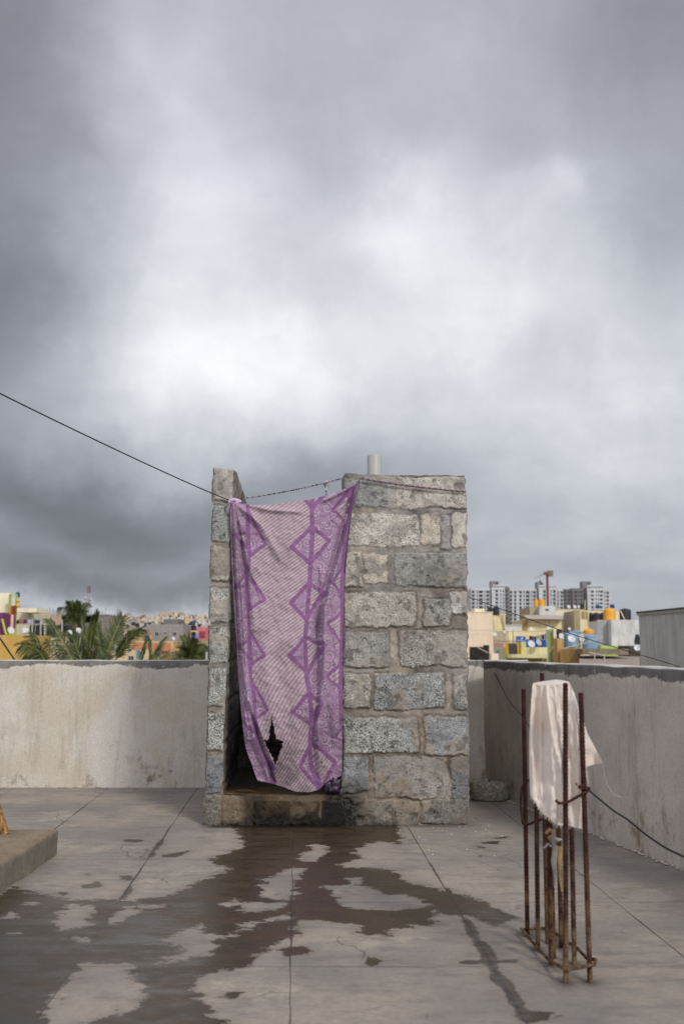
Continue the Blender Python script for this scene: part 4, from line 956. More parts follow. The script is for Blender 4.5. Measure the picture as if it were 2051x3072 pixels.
def tank(Z, x0, x1, y0, y1, Y, mat, label, kind='ribbed', grp=None, dome=.18):
    X0, X1, z0, z1 = fx(Z, x0, x1, y0, Y, y1); Y = YS(Y); r = (X1-X0)/2; h = z1-z0; c = ((X0+X1)/2, Y+r, z0)
    o = empty('water_tank', c, label, 'water tank', grp)
    hb = h*(1-dome); pr = [(r*.3, 0), (r*.97, 0)]; n = 9
    for i in range(n):
        a = hb*(i+.15)/n; b = hb*(i+.5)/n; c2 = hb*(i+.85)/n; pr += [(r*.975, a), (r, b), (r*.975, c2)]
    pr += [(r*.97, hb), (r*.90, hb+h*dome*.35), (r*.66, hb+h*dome*.75), (r*.34, h*.985), (r*.30, h*.985)]
    MB().lathe(c, pr, 28).build('drum', mat, o)
    MB().lathe((c[0], c[1], z0+h*.975), [(0, .0), (r*.30, .0), (r*.31, h*.03), (r*.26, h*.055), (0, h*.06)], 18).build('lid', mat, o)
    return o
def dish(Z, cx, cy, r, Y, mast=1., az=.4, label='', grp='satellite dishes on the rooftops', mcol=None):
    c = PC(*Z(cx, cy), Y); Y = YS(Y); R = r*(.2168 if Z is not ZB else .2239)*PXm(Y)
    o = empty('satellite_dish', (c[0], Y, c[2]-mast), label, 'satellite dish', grp)
    ax = np.array([math.sin(az), -math.cos(az), .45]); ax /= np.linalg.norm(ax)
    pr = [(R*t, R*.28*t*t-.0) for t in (0, .2, .4, .6, .8, .93, 1)]+[(R*1.01, R*.30), (R*.93, R*.26), (R*.6, R*.08), (0, -.01)]
    MB().lathe(c, pr, 26, ax).build('reflector', mcol or DISH, o)
    f = c+ax*R*.95-np.array([0, 0, R*.35]); m = MB().tube([c-np.array([0, 0, R*.95]), f], R*.03, 5); m.tube([f-ax*R*.08, f+ax*R*.12], R*.09, 8); m.build('feed_arm', DKMET, o)
    MB().tube([c-ax*.03, c-ax*R*.25-np.array([0, 0, R*.4]), (c[0]-ax[0]*R*.25, c[1]-ax[1]*R*.25, c[2]-mast)], R*.035, 6).build('mast', DKMET, o)
    return o
DISH = plain('dish_white', (206, 208, 208), .5, .12, 3); DKMET = plain('dark_metal', (54, 52, 52), .6, .2, 8)
YEL = plain('tank_yellow', (222, 160, 48), .5, .15, 2); BLKT = plain('tank_black', (42, 42, 46), .5, .3, 2); BLUT = plain('tank_blue', (126, 156, 180), .5, .2, 2); DBL = plain('tank_dark_blue', (36, 66, 112), .5, .2, 2)
def post(Z, pts, Y, r, mat, name, label, cat, grp=None):
    return tag(MB().tube([PC(*Z(*p), Y) for p in pts], r, 6).build(name, mat), label, cat, grp)

# ---- apartment towers under construction, far away
YT = 420.
WHT = facade('tower_white', (196, 198, 202), .18, .06); GRC = facade('tower_grey', (128, 126, 128), .25, .06); TWIN = plain('tower_window', (52, 66, 70), .5, .3, .3)
SHA = facade('tower_side_shade', (150, 152, 156), .2, .06)  # shadow side of the white tower, shade put into the wall colour
def tower(label, Z, blocks, lifts, frames, cols):
    x0 = min(b[0] for b in blocks); x1 = max(b[1] for b in blocks)
    X0, X1, _, _ = fx(Z, x0, x1, 300, YT); YT_ = YS(YT); o = empty('apartment_tower', ((X0+X1)/2, YT_, GZ), label, 'apartment tower', 'unfinished apartment towers on the skyline')
    for (a, b, yt, dy, mat, nm) in blocks:
        A, B, zb, zt = fx(Z, a, b, yt, YT-dy*.5); MB().box(A, B, YS(YT-dy*.5), YT_+22, GZ, zt).build(nm, mat, o)
        if nm == 'wall' and (b-a) > 60:
            m = MB(); yy = yt+78+0.
            for k in range(9): 
                q = fx(Z, a, b, yt+26+52.5*k, YT-dy*.5, yt+30+52.5*k); m.box(q[0]-.1, q[1]+.1, YS(YT-dy*.5)-.35, YS(YT-dy*.5)-.01, q[2], q[3])
            m.build('floor_band', mat, o)
    for (a, b, y0, y1) in lifts:
        A, B, z0, z1 = fx(Z, a, b, y0, YT, y1); q = MB().box(A, B, YT_+2, YT_+10, z0-1, z1); q.build('lift_tower', GRC, o)
        MB().box(A+(B-A)*.55, A+(B-A)*.85, YT_+1.85, YT_+1.98, z0+(z1-z0)*.35, z0+(z1-z0)*.8).build('window', TWIN, o)
    for (a, b, y0, y1, dy) in frames:
        A, B, z0, z1 = fx(Z, a, b, y0, YT-dy*.5, y1); m = MB(); n = 6; YF = YS(YT-dy*.5)
        for k in range(n+1):
            x = A+(B-A-.8)*k/n; m.box(x, x+.8, YF, YF+.8, z0-.2, z1-1.); m.box(x, x+.8, YF+10, YF+10.8, z0-.2, z1-1.); m.box(x, x+.8, YF+.8, YF+10, z1-1.9, z1-1.)
        m.box(A, B, YF-.1, YF+.9, z1-.99, z1); m.box(A, B, YF+9.9, YF+10.9, z1-.99, z1); m.build('roof_frame', WHT, o)
    n = 0
    for (a, b, y0, h, st, rows_, dy, mat) in cols:
        for k in range(rows_):
            if n >= 99: break
            A, B, z0, z1 = fx(Z, a, b, y0+st*k, YT-dy*.5, y0+st*k+h); YW = YS(YT-dy*.5)
            MB().box(A, B, YW-.12, YW-.02, z0, z1).build('window', mat, o); n += 1
    return o
tw = TWIN; gw = plain('tower_window_grey', (66, 66, 68), .6, .3, .3)
tower('white apartment tower with black window columns at the left end of the skyline', ZA, [(145, 410, 300, 0, WHT, 'wall'), (410, 432, 300, -3, GRC, 'recess'), (432, 612, 288, 5, WHT, 'wall'), (612, 680, 290, 2, GRC, 'grey_wall')], [(425, 538, 198, 288)], [(452, 682, 248, 288, 5)],
      [(c[0], c[1], 330, 38, 53, 6, 0, tw) for c in ((160, 196), (222, 236), (255, 310), (330, 342), (360, 395))]+[(c[0], c[1], 320, 36, 53.5, 9, 5, tw) for c in ((487, 520), (550, 563), (588, 602))]+[(625, 655, 320, 36, 53.5, 9, 2, gw)])
tower('wide white apartment tower behind the red crane in the middle of the skyline', ZA, [(682, 1060, 306, 0, WHT, 'wall'), (1060, 1085, 300, -3, GRC, 'recess'), (1085, 1330, 290, 5, WHT, 'wall'), (1330, 1428, 310, 0, WHT, 'wall'), (1428, 1466, 312, -4, SHA, 'side_wall')], [(1062, 1150, 210, 290)], [(1085, 1334, 255, 290, 5)],
      [(c[0], c[1], 338, 36, 53, 9, 0, tw) for c in ((742, 772), (815, 845))]+[(c[0], c[1], 338, 36, 53, 6, 0, tw) for c in ((873, 887), (905, 955), (978, 990), (1008, 1040))]+[(688, 714, 338, 36, 53, 9, 0, gw)]+[(c[0], c[1], 328, 34, 53.5, 6, 5, tw) for c in ((1145, 1178), (1245, 1258), (1282, 1315))]+[(c[0], c[1], 342, 36, 52.5, 5, 0, tw) for c in ((1340, 1355), (1385, 1415))])
tower('half grey and half white apartment tower at the right end of the skyline', ZB, [(-55, 60, 300, 0, GRC, 'grey_wall'), (60, 208, 288, 3, GRC, 'grey_wall'), (208, 268, 292, -2, GRC, 'recess'), (268, 490, 290, 5, WHT, 'wall'), (490, 572, 304, 0, WHT, 'wall')], [(206, 326, 194, 290)], [(268, 492, 246, 290, 5)],
      [(c[0], c[1], 322, 36, 51, 5, 0, gw) for c in ((-48, -10), (3, 40))]+[(c[0], c[1], 322, 36, 51, 5, 3, gw) for c in ((65, 78), (95, 135), (150, 162), (175, 203))]+[(c[0], c[1], 316, 34, 52, 6, 5, tw) for c in ((320, 352), (383, 395), (415, 427), (442, 474))]+[(c[0], c[1], 334, 34, 50, 5, 0, tw) for c in ((496, 507), (525, 555))])
# ---- tower crane
def crane():
    Yn = 380.; Yc = YS(Yn); RED = plain('crane_red', (136, 66, 76), .6, .15, .5); PAL = plain('crane_pale', (170, 168, 160), .6, .15, .5)
    a = PC(*ZA(1198, 85), Yn); b = PC(*ZA(1198, 900), Yn); w = 9*.2168*PXm(Yc); o = empty('tower_crane', (a[0], Yc, b[2]), 'thin red lattice tower crane standing in front of the middle tower', 'crane')
    m = MB(); H_ = a[2]-b[2]
    for (sx_, sy_) in ((-1, -1), (1, -1), (1, 1), (-1, 1)): m.tube([(a[0]+sx_*w, Yc+sy_*w, b[2]), (a[0]+sx_*w, Yc+sy_*w, a[2])], .33, 4)
    n = 34
    for i in range(n):
        z0 = b[2]+H_*i/n; z1 = b[2]+H_*(i+1)/n; s_ = 1 if i % 2 else -1
        for y in (-w, w): m.tube([(a[0]-s_*w, Yc+y, z0), (a[0]+s_*w, Yc+y, z1)], .26, 4)
        for x in (-w, w): m.tube([(a[0]+x, Yc-s_*w, z0), (a[0]+x, Yc+s_*w, z1)], .2, 4)
    m.build('mast', RED, o)
    tp_ = PC(*ZA(1215, 52), Yn); MB().tube([a, tp_], .35, 5).build('tower_top', RED, o)
    j0 = PC(*ZA(1190, 95), Yn); j1 = PC(*ZA(1005, 168), Yn); m = MB(); 
    for dz in (0, 1.1): m.tube([j0+[0, 0, dz], j1+[0, 0, dz*.3]], .16, 4)
    for i in range(12):
        t = i/12; t2 = (i+.5)/12; m.tube([j0+(j1-j0)*t+[0, 0, 1.1*(1-.7*t)], j0+(j1-j0)*t2], .11, 4); m.tube([j0+(j1-j0)*t2, j0+(j1-j0)*(i+1)/12+[0, 0, 1.1*(1-.7*(i+1)/12)]], .11, 4)
    m.build('jib', PAL, o); q = PC(*ZA(1100, 135), Yn); m = MB(); m.tube([q, q-[0, 0, 3.4]], .1, 4); m.box(q[0]-.6, q[0]+.6, Yc-.6, Yc+.6, q[2]-4.4, q[2]-3.2); m.build('hook', DKMET, o)
    c = PC(*ZA(1238, 92), Yn); MB().box(c[0]-1.4, c[0]+2.2, Yc-1.2, Yc+1.2, c[2]-2.4, c[2]+2.2, 0, .2).build('counterweight', plain('crane_weight', (120, 118, 104), .8), o)
    c = PC(*ZA(1192, 92), Yn); MB().box(c[0]-2., c[0]+1.6, Yc-1.8, Yc+1., c[2]-1.2, c[2]+1.2, 0, .2).build('cab', RED, o)
crane()
# ---- right-hand rooftops, far to near
CRM = facade('cream_wall', (226, 212, 172), .2); CRM2 = facade('pale_cream_wall', (232, 222, 196), .2); YLW = facade('soft_yellow_wall', (222, 208, 164), .22); BEI = facade('peach_beige_wall', (226, 208, 184), .12, .5)
TAN = facade('tan_wall', (176, 164, 140), .25); GRNW = facade('moss_green_wall', (140, 154, 106), .25, 1.2); LIM = facade('pale_lime_wall', (214, 210, 162), .18, 1.); OCH = facade('ochre_wall', (176, 146, 98), .22, 1.2)
WHW = facade('dirty_white_wall', (206, 206, 204), .3, 1.); GRW = facade('smooth_grey_wall', (160, 162, 164), .15); GRD = facade('streaky_grey_render', (180, 178, 173), .28, 1.3); CON = facade('old_concrete', (136, 126, 110), .5, 2.)
bldg('cream_building', 'cream building with two pale blue windows under the yellow tank pair', ZA, 1165, 1700, 600, 48, 9, CRM2, cop=(.12, .08, CRM), wins=((1412, 1478, 690, 762), (1516, 1580, 690, 762)), wmat=plain('pale_blue_glass', (166, 190, 204), .3, .15))
bldg('tan_building', 'tan flat-roofed stair block carrying the pair of yellow water tanks', ZA, 955, 1168, 560, 46, 6, TAN)
plate(bldg('roof_room', 'small white rooftop room to the right of the yellow tank pair', ZA, 1095, 1312, 545, 45.5, 3, WHW), 'door', ZA, 1175, 1220, 585, 604, 45.5, DKW)
tank(ZA, 1020, 1090, 458, 548, 47, YEL, 'yellow water tank, left one of the pair in front of the crane', dome=.06, grp='yellow water tanks'); tank(ZA, 1090, 1178, 448, 548, 46.9, YEL, 'yellow water tank, right one of the pair in front of the crane', dome=.06, grp='yellow water tanks')
o = bldg('yellow_building', 'soft yellow house with a long pale grey tiled parapet roof', ZA, 918, 1395, 728, 40, 8, YLW)
MB().add([tuple(PC(*ZA(870, 668), 42)), tuple(PC(*ZA(1392, 672), 42)), tuple(PC(*ZA(1408, 728), 39.6)), tuple(PC(*ZA(925, 722), 39.6)), tuple(PC(*ZA(870, 676), 42.1)), tuple(PC(*ZA(1392, 680), 42.1)), tuple(PC(*ZA(1408, 736), 39.7)), tuple(PC(*ZA(925, 730), 39.7))], [(3, 2, 1, 0), (4, 5, 6, 7), (0, 1, 5, 4), (1, 2, 6, 5), (2, 3, 7, 6), (3, 0, 4, 7)]).build('roof', plain('grey_roof_tiles', (178, 166, 156), .9, .25, 5), o)
plate(o, 'side_wall', ZA, 850, 918, 735, 890, 40, facade('brown_side', (160, 130, 84), .3), .2)
MB().lathe(PC(*ZA(848, 690), 39.5), [(0, -.25), (.22, -.22), (.3, 0), (.22, .22), (0, .25)], 14).build('roof_urn', plain('urn', (140, 104, 60), .8), o)
bldg('stair_block', 'plain yellow stair block between the black tank and the white shed', ZA, 452, 620, 672, 36, 7, YLW, cop=(.14, .1, CRM))
post(ZA, [(545, 680), (600, 900)], 35.7, .035, DKMET, 'iron_ladder', 'thin iron ladder rail leaning on the yellow stair block', 'ladder')
mm = MB(); 
for i in range(14):
    t = i/13; a, b = PC(*ZA(590+24*t, 690+190*t), 35.6), PC(*ZA(565+24*t, 690+190*t), 35.6); mm.tube([a, b], .02, 4)
mm.tube([PC(*ZA(590, 680), 35.6), PC(*ZA(614, 885), 35.6)], .03, 4); mm.tube([PC(*ZA(565, 680), 35.6), PC(*ZA(589, 885), 35.6)], .03, 4)
tag(mm.build('steel_ladder', DKMET), 'small ladder with many rungs beside the yellow stair block', 'ladder')
bldg('white_shed', 'low white shed roofed flat in front of the towers', ZA, 618, 850, 815, 38, 4, WHW, cop=(.1, .1, WHT))
bldg('cream_terrace_wall', 'cream terrace wall behind the blue hoardings', ZA, 636, 1200, 895, 33, 5, CRM, cop=(.07, .05, YLW))
bldg('tan_terrace_wall', 'tan terrace wall behind the small white dish', ZA, 452, 638, 900, 31, 5, TAN)
o = bldg('striped_shed', 'low shed with red and white striped sheet behind the black railing', ZA, 455, 615, 1042, 28, 3, facade('striped_sheet', (206, 186, 176), .2))
mm = MB(); 
for i in range(9): q = fx(ZA, 462+17*i, 469+17*i, 1050, 27.9, 1150); mm.box(q[0], q[1], YS(28)-.06, YS(28)-.01, q[2], q[3])
mm.build('stripe', plain('stripe_red', (176, 120, 106), .8), o)
bldg('blue_wall', 'low sky blue wall behind the parapet corner', ZA, 455, 640, 1160, 26, 2, facade('sky_blue_wall', (126, 158, 178), .2))
# beige building nearest on the left of this view
o = bldg('beige_building', 'tall peach beige building wall with a dark opening at its foot', ZA, 60, 445, 632, 20, 5, BEI, cop=(.05, .04, CRM))
plate(o, 'dark_opening', ZA, 128, 395, 1110, 1600, 20, DKW, .05, .0); plate(o, 'dark_opening', ZA, 318, 395, 1085, 1112, 20, DKW, .05, .0)
q = [PC(*ZA(a, b), 19.9) for a, b in ((98, 876), (445, 884))]; MB().tube(q, .012, 4).build('joint_line', TAN, o)
q = [PC(*ZA(a, b), 19.9) for a, b in ((240, 1120), (380, 1190))]; MB().tube(q, .03, 5).build('stay_pipe', plain('pale_pipe', (186, 178, 160), .6), o)
q = [PC(*ZA(a, b), 19.9) for a, b in ((160, 1130), (205, 1240))]; MB().tube(q, .02, 5).build('stay_pipe', DKMET, o)
for (a, b, c_, d) in ((200, 340, 582, 622), ): 
    o2 = bldg('roof_slab', 'small cream slab structure on top of the beige building', ZA, a, b, c_, 21, 1., CRM2, yb=d); 
tank(ZA, 385, 462, 560, 665, 33, BLKT, 'black water tank, left of the two behind the beige building', grp='black water tanks'); tank(ZA, 458, 545, 548, 668, 32.5, BLKT, 'black water tank, right of the two behind the beige building', grp='black water tanks')
post(ZA, [(340, 505), (340, 625)], 21, .03, DKMET, 'antenna_pole', 'short dark antenna pole on the beige building', 'pole')
o = bldg('stub_wall', 'small peach stub wall at the parapet corner', ZA, 425, 530, 1200, 18, .5, BEI); 
# yellow balcony house
o = bldg('balcony_house', 'pale lime house with curved balcony and ochre window panels', ZA, 620, 1200, 1115, 25, 4, LIM)
plate(o, 'side_pier', ZA, 822, 885, 1040, 1260, 25, facade('lime_pier', (214, 208, 150), .2), .3, .25); plate(o, 'balcony_slab', ZA, 630, 1195, 1210, 1262, 25, LIM, .5, .35); plate(o, 'shadow_board', ZA, 650, 1195, 1268, 1310, 25, plain('olive_board', (140, 120, 62), .8), .1, .0)
plate(o, 'window_panel', ZA, 612, 662, 1050, 1215, 25, plain('ochre_panel', (196, 150, 40), .8, .4, 9), .12, .2); plate(o, 'window_panel', ZA, 776, 826, 1050, 1218, 25, plain('ochre_panel', (196, 150, 40)), .12, .2)
plate(o, 'window', ZA, 664, 776, 1060, 1212, 25, plain('grille_back', (88, 92, 90), .7), .03, .1); mm = MB()
for i in range(7): mm.tube([PC(*ZA(668+17*i, 1062), 24.6), PC(*ZA(668+17*i, 1212), 24.6)], .018, 4)
for i in range(6):
    for j in range(6):
        cc_ = PC(*ZA(676+17*i, 1085+22*j), 24.58); mm.lathe(cc_, [(.05, -.01), (.07, 0), (.05, .01)], 10, (0, 1, 0))
mm.build('grille', DKMET, o)
mm = MB(); 
for i in range(13): mm.tube([PC(*ZA(452+26*i, 1030), 27.), PC(*ZA(452+26*i, 1062), 27.)], .012, 4)
mm.tube([PC(*ZA(450, 1030), 27), PC(*ZA(770, 1030), 27)], .022, 5); mm.tube([PC(*ZA(655, 890), 27), PC(*ZA(655, 1060), 27)], .03, 5); mm.tube([PC(*ZA(728, 890), 27), PC(*ZA(728, 1060), 27)], .03, 5)
tag(mm.build('roof_railing', DKMET), 'thin black roof railing with two tall posts', 'railing')
BLUP = plain('blue_banner', (34, 84, 160), .7, .2, 2)
for (a, b, c_, d, t_) in ((768, 900, 962, 1048, 'blue banner with white swoosh, leftmost of the three on the balcony'), (905, 1130, 1005, 1118, 'wide blue banner behind the two white dishes on the balcony'), (1120, 1195, 1008, 1118, 'narrow blue banner at the right end of the balcony')):
    q = fx(ZA, a, b, c_, 25.6, d); o = empty('blue_banner', ((q[0]+q[1])/2, YS(25.6), q[2]), t_, 'banner', 'blue banners on the balcony'); MB().box(q[0], q[1], YS(25.6), YS(25.6)+.03, q[2], q[3]).build('sheet', BLUP, o)
    if a == 768:
        mm = MB(); mm.tube([PC(*ZA(u, v), 25.57) for u, v in ((832, 1000), (850, 992), (868, 975), (860, 995), (840, 1004))], .03, 6); mm.tube([PC(*ZA(785, 1022), 25.57), PC(*ZA(830, 1020), 25.57), PC(*ZA(885, 1026), 25.57)], .022, 5); mm.build('emblem', plain('emblem_white', (214, 218, 222), .7), o)
r_ = random.Random(5)
for (a, b, c_, d, col, t_) in ((948, 998, 958, 1012, (108, 36, 66), 'maroon'), (1002, 1056, 964, 1004, (36, 92, 62), 'dark green'), (1060, 1084, 940, 1000, (206, 176, 150), 'beige'), (1086, 1124, 938, 1000, (190, 186, 200), 'pale lilac'), (1126, 1160, 940, 1004, (28, 48, 74), 'navy'), (1160, 1196, 926, 1000, (40, 150, 160), 'turquoise')):
    q = fx(ZA, a, b, c_, 25.4, d); n = 12; V = []
    for j in range(8):
        for i in range(n): V.append((q[0]+(q[1]-q[0])*i/(n-1), YS(25.4)+.09*math.sin(i*1.7+a)*(j/7+.3), q[3]-(q[3]-q[2])*j/7))
    tag(npmesh('laundry_cloth', V, grid_faces(n, 8)[:, ::-1], plain('laundry_'+t_.replace(' ', '_'), col, .9)), t_+' cloth hanging on the washing line above the blue banners', 'laundry', 'laundry on the balcony line')
dish(ZA, 975, 1072, 52, 24.2, .9, .3, 'large white satellite dish in front of the lime balcony wall'); dish(ZA, 1078, 1052, 46, 24.8, .9, .5, 'grey white satellite dish just right of the large balcony dish', mcol=plain('dish_grey', (176, 180, 184), .5))
dish(ZA, 475, 938, 30, 27.5, .8, .2, 'white satellite dish on the tan terrace wall'); dish(ZA, 606, 902, 20, 29, .8, .6, 'small white satellite dish beside the ladder'); dish(ZA, 980, 865, 28, 38, .8, .3, 'white satellite dish in front of the soft yellow house'); dish(ZA, 1218, 862, 32, 34, .9, .4, 'white satellite dish above the green pillar')
dish(ZA, 1395, 968, 46, 23.5, .9, .4, 'white satellite dish beside the black tank by the blue tanks'); dish(ZA, 1505, 862, 22, 36, .8, .3, 'small satellite dish under the pale blue windows')
dish(ZA, 1495, 556, 26, 47, .8, .4, 'white satellite dish, leftmost on the roof edge before the grey tower'); dish(ZB, 100, 540, 24, 47, .8, .4, 'white satellite dish, middle one on the roof edge before the grey tower'); dish(ZB, 158, 540, 20, 47, .8, .4, 'white satellite dish, rightmost on the roof edge before the grey tower')
# green pillar with pale front edge, ochre wall
o = bldg('green_wall', 'tall narrow moss green wall end with a cream edge', ZA, 1196, 1290, 868, 22, 1.2, GRNW, sh=.24); MB().box(*[fx(ZA, 1290, 1325, 868, 21.9)[i] for i in (0, 1)], YS(21.9), YS(21.9)+3, PC(*ZA(1300, 1085), 21.9)[2], PC(*ZA(1300, 868), 21.9)[2]).build('edge_board', CRM2, o)
plate(o, 'lower_wall', ZA, 1262, 1333, 1090, 1500, 22, GRNW, .3, .0)
for i in (1288, 1308): MB().tube([PC(*ZA(i, 1092), 21.6), PC(*ZA(i, 1320), 21.6)], .018, 5).build('drain_pipe', DKMET, o)
post(ZA, [(1290, 1095), (1130, 1310)], 20, .02, plain('pale_pipe', (0, 0, 0)), 'stay_wire', 'pale slanting stay wire in front of the green wall', 'wire')
o = bldg('ochre_building', 'ochre corrugated wall just right of the green wall', ZB, -90, 155, 1095, 20, 3, OCH, sh=.25); mm = MB()
for i in range(22): q = fx(ZB, -88+11*i, -84+11*i, 1100, 19.98, 1500); mm.box(q[0], q[1], YS(20)-.05, YS(20)-.005, q[2], q[3])
mm.build('rib', OCH, o)
bldg('ochre_upstand', 'upper ochre wall with a small vent left of the blue tanks', ZA, 1335, 1425, 990, 21, 1., OCH)
tank(ZA, 1325, 1412, 865, 990, 25, BLKT, 'black water tank behind the left end of the blue tanks', grp='black water tanks')
tank(ZA, 1448, 1640, 905, 1118, 22.5, BLUT, 'pale blue ribbed water tank, left one of the large pair', grp='large blue water tanks', dome=.12); tank(ZB, 222, 440, 905, 1100, 22.5, BLUT, 'pale blue ribbed water tank, right one of the large pair', grp='large blue water tanks', dome=.12)
tank(ZB, 60, 225, 855, 900, 27, BLUT, 'pale blue water tank top behind the large blue pair', dome=.4)
dish(ZA, 1530, 1000, 52, 21.5, .9, .2, 'big white satellite dish in front of the left blue tank'); dish(ZB, 178, 960, 56, 21.6, .9, .5, 'grey satellite dish between the two blue tanks', mcol=plain('dish_grey', (0, 0, 0)))
post(ZB, [(-60, 1100), (250, 1020), (480, 942)], 19, .035, plain('pale_pipe', (0, 0, 0)), 'pale_pipe', 'pale slanting pipe in front of the blue water tanks', 'pipe')
post(ZB, [(152, 925), (170, 1080)], 20.5, .03, DKMET, 'antenna_pole', 'dark dish pole between the blue tanks', 'pole')
# terrace blocks behind
bldg('pale_green_building', 'pale green building with a maroon ledge behind the yellow tank', ZB, 228, 400, 745, 44, 6, facade('pale_green', (206, 208, 160), .2))
o = bldg('tall_room', 'narrow open concrete stand carrying a black box tank', ZB, 170, 290, 588, 43, 2.5, CRM); plate(o, 'dark_opening', ZB, 186, 275, 600, 700, 43, plain('shade_cream', (150, 138, 100), .9), .03, .0); MB().tube([PC(*ZB(238, 450), 42.6), PC(*ZB(238, 700), 42.6)], .06, 5).build('pole', CRM, o)
tank(ZB, 176, 236, 500, 572, 43.4, BLKT, 'small black water tank on the narrow open stand', dome=.05, grp='black water tanks')
bldg('side_building', 'olive beige wall strip left of the pale green building', ZB, 125, 232, 585, 45, 6, TAN)
q = fx(ZB, 232, 400, 712, 43.2, 745); o = tag(MB().box(q[0], q[1], YS(43.2), YS(44.2), q[2], q[3]).build('maroon_ledge', plain('maroon', (112, 66, 60), .8)), 'maroon painted ledge under the row of black tanks', 'ledge')
bldg('peach_wall', 'thin peach wall behind the row of black tanks', ZB, 285, 715, 592, 46, 2, facade('peach', (228, 204, 176), .15))
for (a, b, t_) in ((292, 355, 'left'), (350, 450, 'middle'), (445, 512, 'right')): tank(ZB, a, b, 615, 712, 43 if t_ != 'middle' else 42.6, BLKT, 'squat black water tank, '+t_+' one of the row on the maroon ledge', grp='black water tanks')
tank(ZB, 502, 662, 552, 712, 30.5, YEL, 'big domed yellow water tank on the grey and white block', dome=.25, grp='yellow water tanks'); tank(ZB, 718, 872, 560, 710, 30.5, BLKT, 'big black water tank right of the domed yellow one', dome=.15, grp='black water tanks')
tank(ZB, 230, 375, 832, 905, 26, YEL, 'yellow water tank top peeping over the right blue tank', dome=.35, grp='yellow water tanks')
post(ZB, [(712, 590), (768, 706)], 30, .05, CRM2, 'leaning_plank', 'pale plank leaning against the big black tank', 'plank')
for (x, y, t_) in ((412, 535, 'left'), (605, 530, 'right')):
    c_ = PC(*ZB(x, y), 56); o = empty('solar_heater', c_, 'blue solar water heater on the far roof, the '+t_+' one', 'solar heater', 'solar heaters'); MB().lathe(c_+[-.25, -.4, 0], [(0, 0), (.4, .02), (.42, .1), (.42, .7), (.4, .8), (0, .82)], 16, (.5, .8, 0)).build('drum', DBL, o)
    MB().add([tuple(c_+[-.3, -.3, -.1]), tuple(c_+[-.3, .5, -.1]), tuple(c_+[-2.4, .5, -1.2]), tuple(c_+[-2.4, -.3, -1.2]), tuple(c_+[-.3, -.3, -.2]), tuple(c_+[-.3, .5, -.2]), tuple(c_+[-2.4, .5, -1.3]), tuple(c_+[-2.4, -.3, -1.3])], [(0, 1, 2, 3), (7, 6, 5, 4), (0, 3, 7, 4), (1, 5, 6, 2), (3, 2, 6, 7)]).build('collector', plain('collector', (96, 112, 130), .3), o)
bldg('grey_block', 'smooth grey block wall carrying the domed yellow tank', ZB, 400, 583, 716, 30, 3, GRW, sh=.28)
bldg('white_block', 'stained white block wall carrying the big black tank', ZB, 584, 955, 712, 29.7, 6, WHW)
bldg('lime_ledge', 'bright lime green ledge below the stained white wall', ZB, 450, 680, 1058, 22, .6, facade('lime_ledge', (174, 196, 104), .2))
o = bldg('old_roof_slab', 'mouldy old concrete roof slab right of the ochre wall', ZB, 215, 820, 1100, 19.5, 4, CON, yb=1180); 
o = bldg('old_house', 'shabby house with a low pitched asbestos roof under the mouldy slab', ZB, 160, 980, 1205, 20.5, 5, CON)
mm = MB(); 
for i in range(40):
    a, b = PC(*ZB(170+20*i, 1215-.02*i), 20.4), PC(*ZB(176+20*i, 1330), 17.2); mm.tube([a, b], .05, 6)
tag(mm.build('sheet_roof', plain('asbestos', (170, 158, 144), .95, .4, 4)), 'corrugated grey asbestos sheet roof just beyond the right parapet', 'roof')
mm = MB(); mm.tube([PC(*ZB(a, b), 16.5) for a, b in ((290, 1150), (498, 1195))], .035, 5); mm.tube([PC(*ZB(498, 1190), 16.5), PC(*ZB(492, 1330), 16.5)], .04, 5); mm.tube([PC(*ZB(366, 1165), 16.5), PC(*ZB(366, 1250), 16.5)], .03, 5)
tag(mm.build('pipe_frame', plain('pale_pipe', (0, 0, 0))), 'white pipe frame standing before the mouldy slab', 'pipe frame')
bldg('dark_gap_wall', 'dark mouldy wall between the white block and the grey wall', ZB, 830, 1000, 1060, 24, 3, facade('dark_mouldy', (84, 78, 70), .5, 2.))
dish(ZB, 940, 1090, 44, 17, .5, -.3, 'white satellite dish half hidden by the big grey wall')
n = 12; V = []; q = fx(ZB, 895, 970, 905, 18, 1045)
for j in range(10):
    w = .35+.65*min(1, j/5)
    for i in range(n): V.append((q[0]+(q[1]-q[0])*(.5+w*(i/(n-1)-.5)), YS(18)+.15*math.sin(i*2.1), q[3]-(q[3]-q[2])*j/9))
tag(npmesh('dark_tarpaulin', V, grid_faces(n, 10)[:, ::-1], plain('tarp', (66, 68, 72), .8)), 'dark tarpaulin bundle hanging beside the big grey wall', 'tarpaulin')
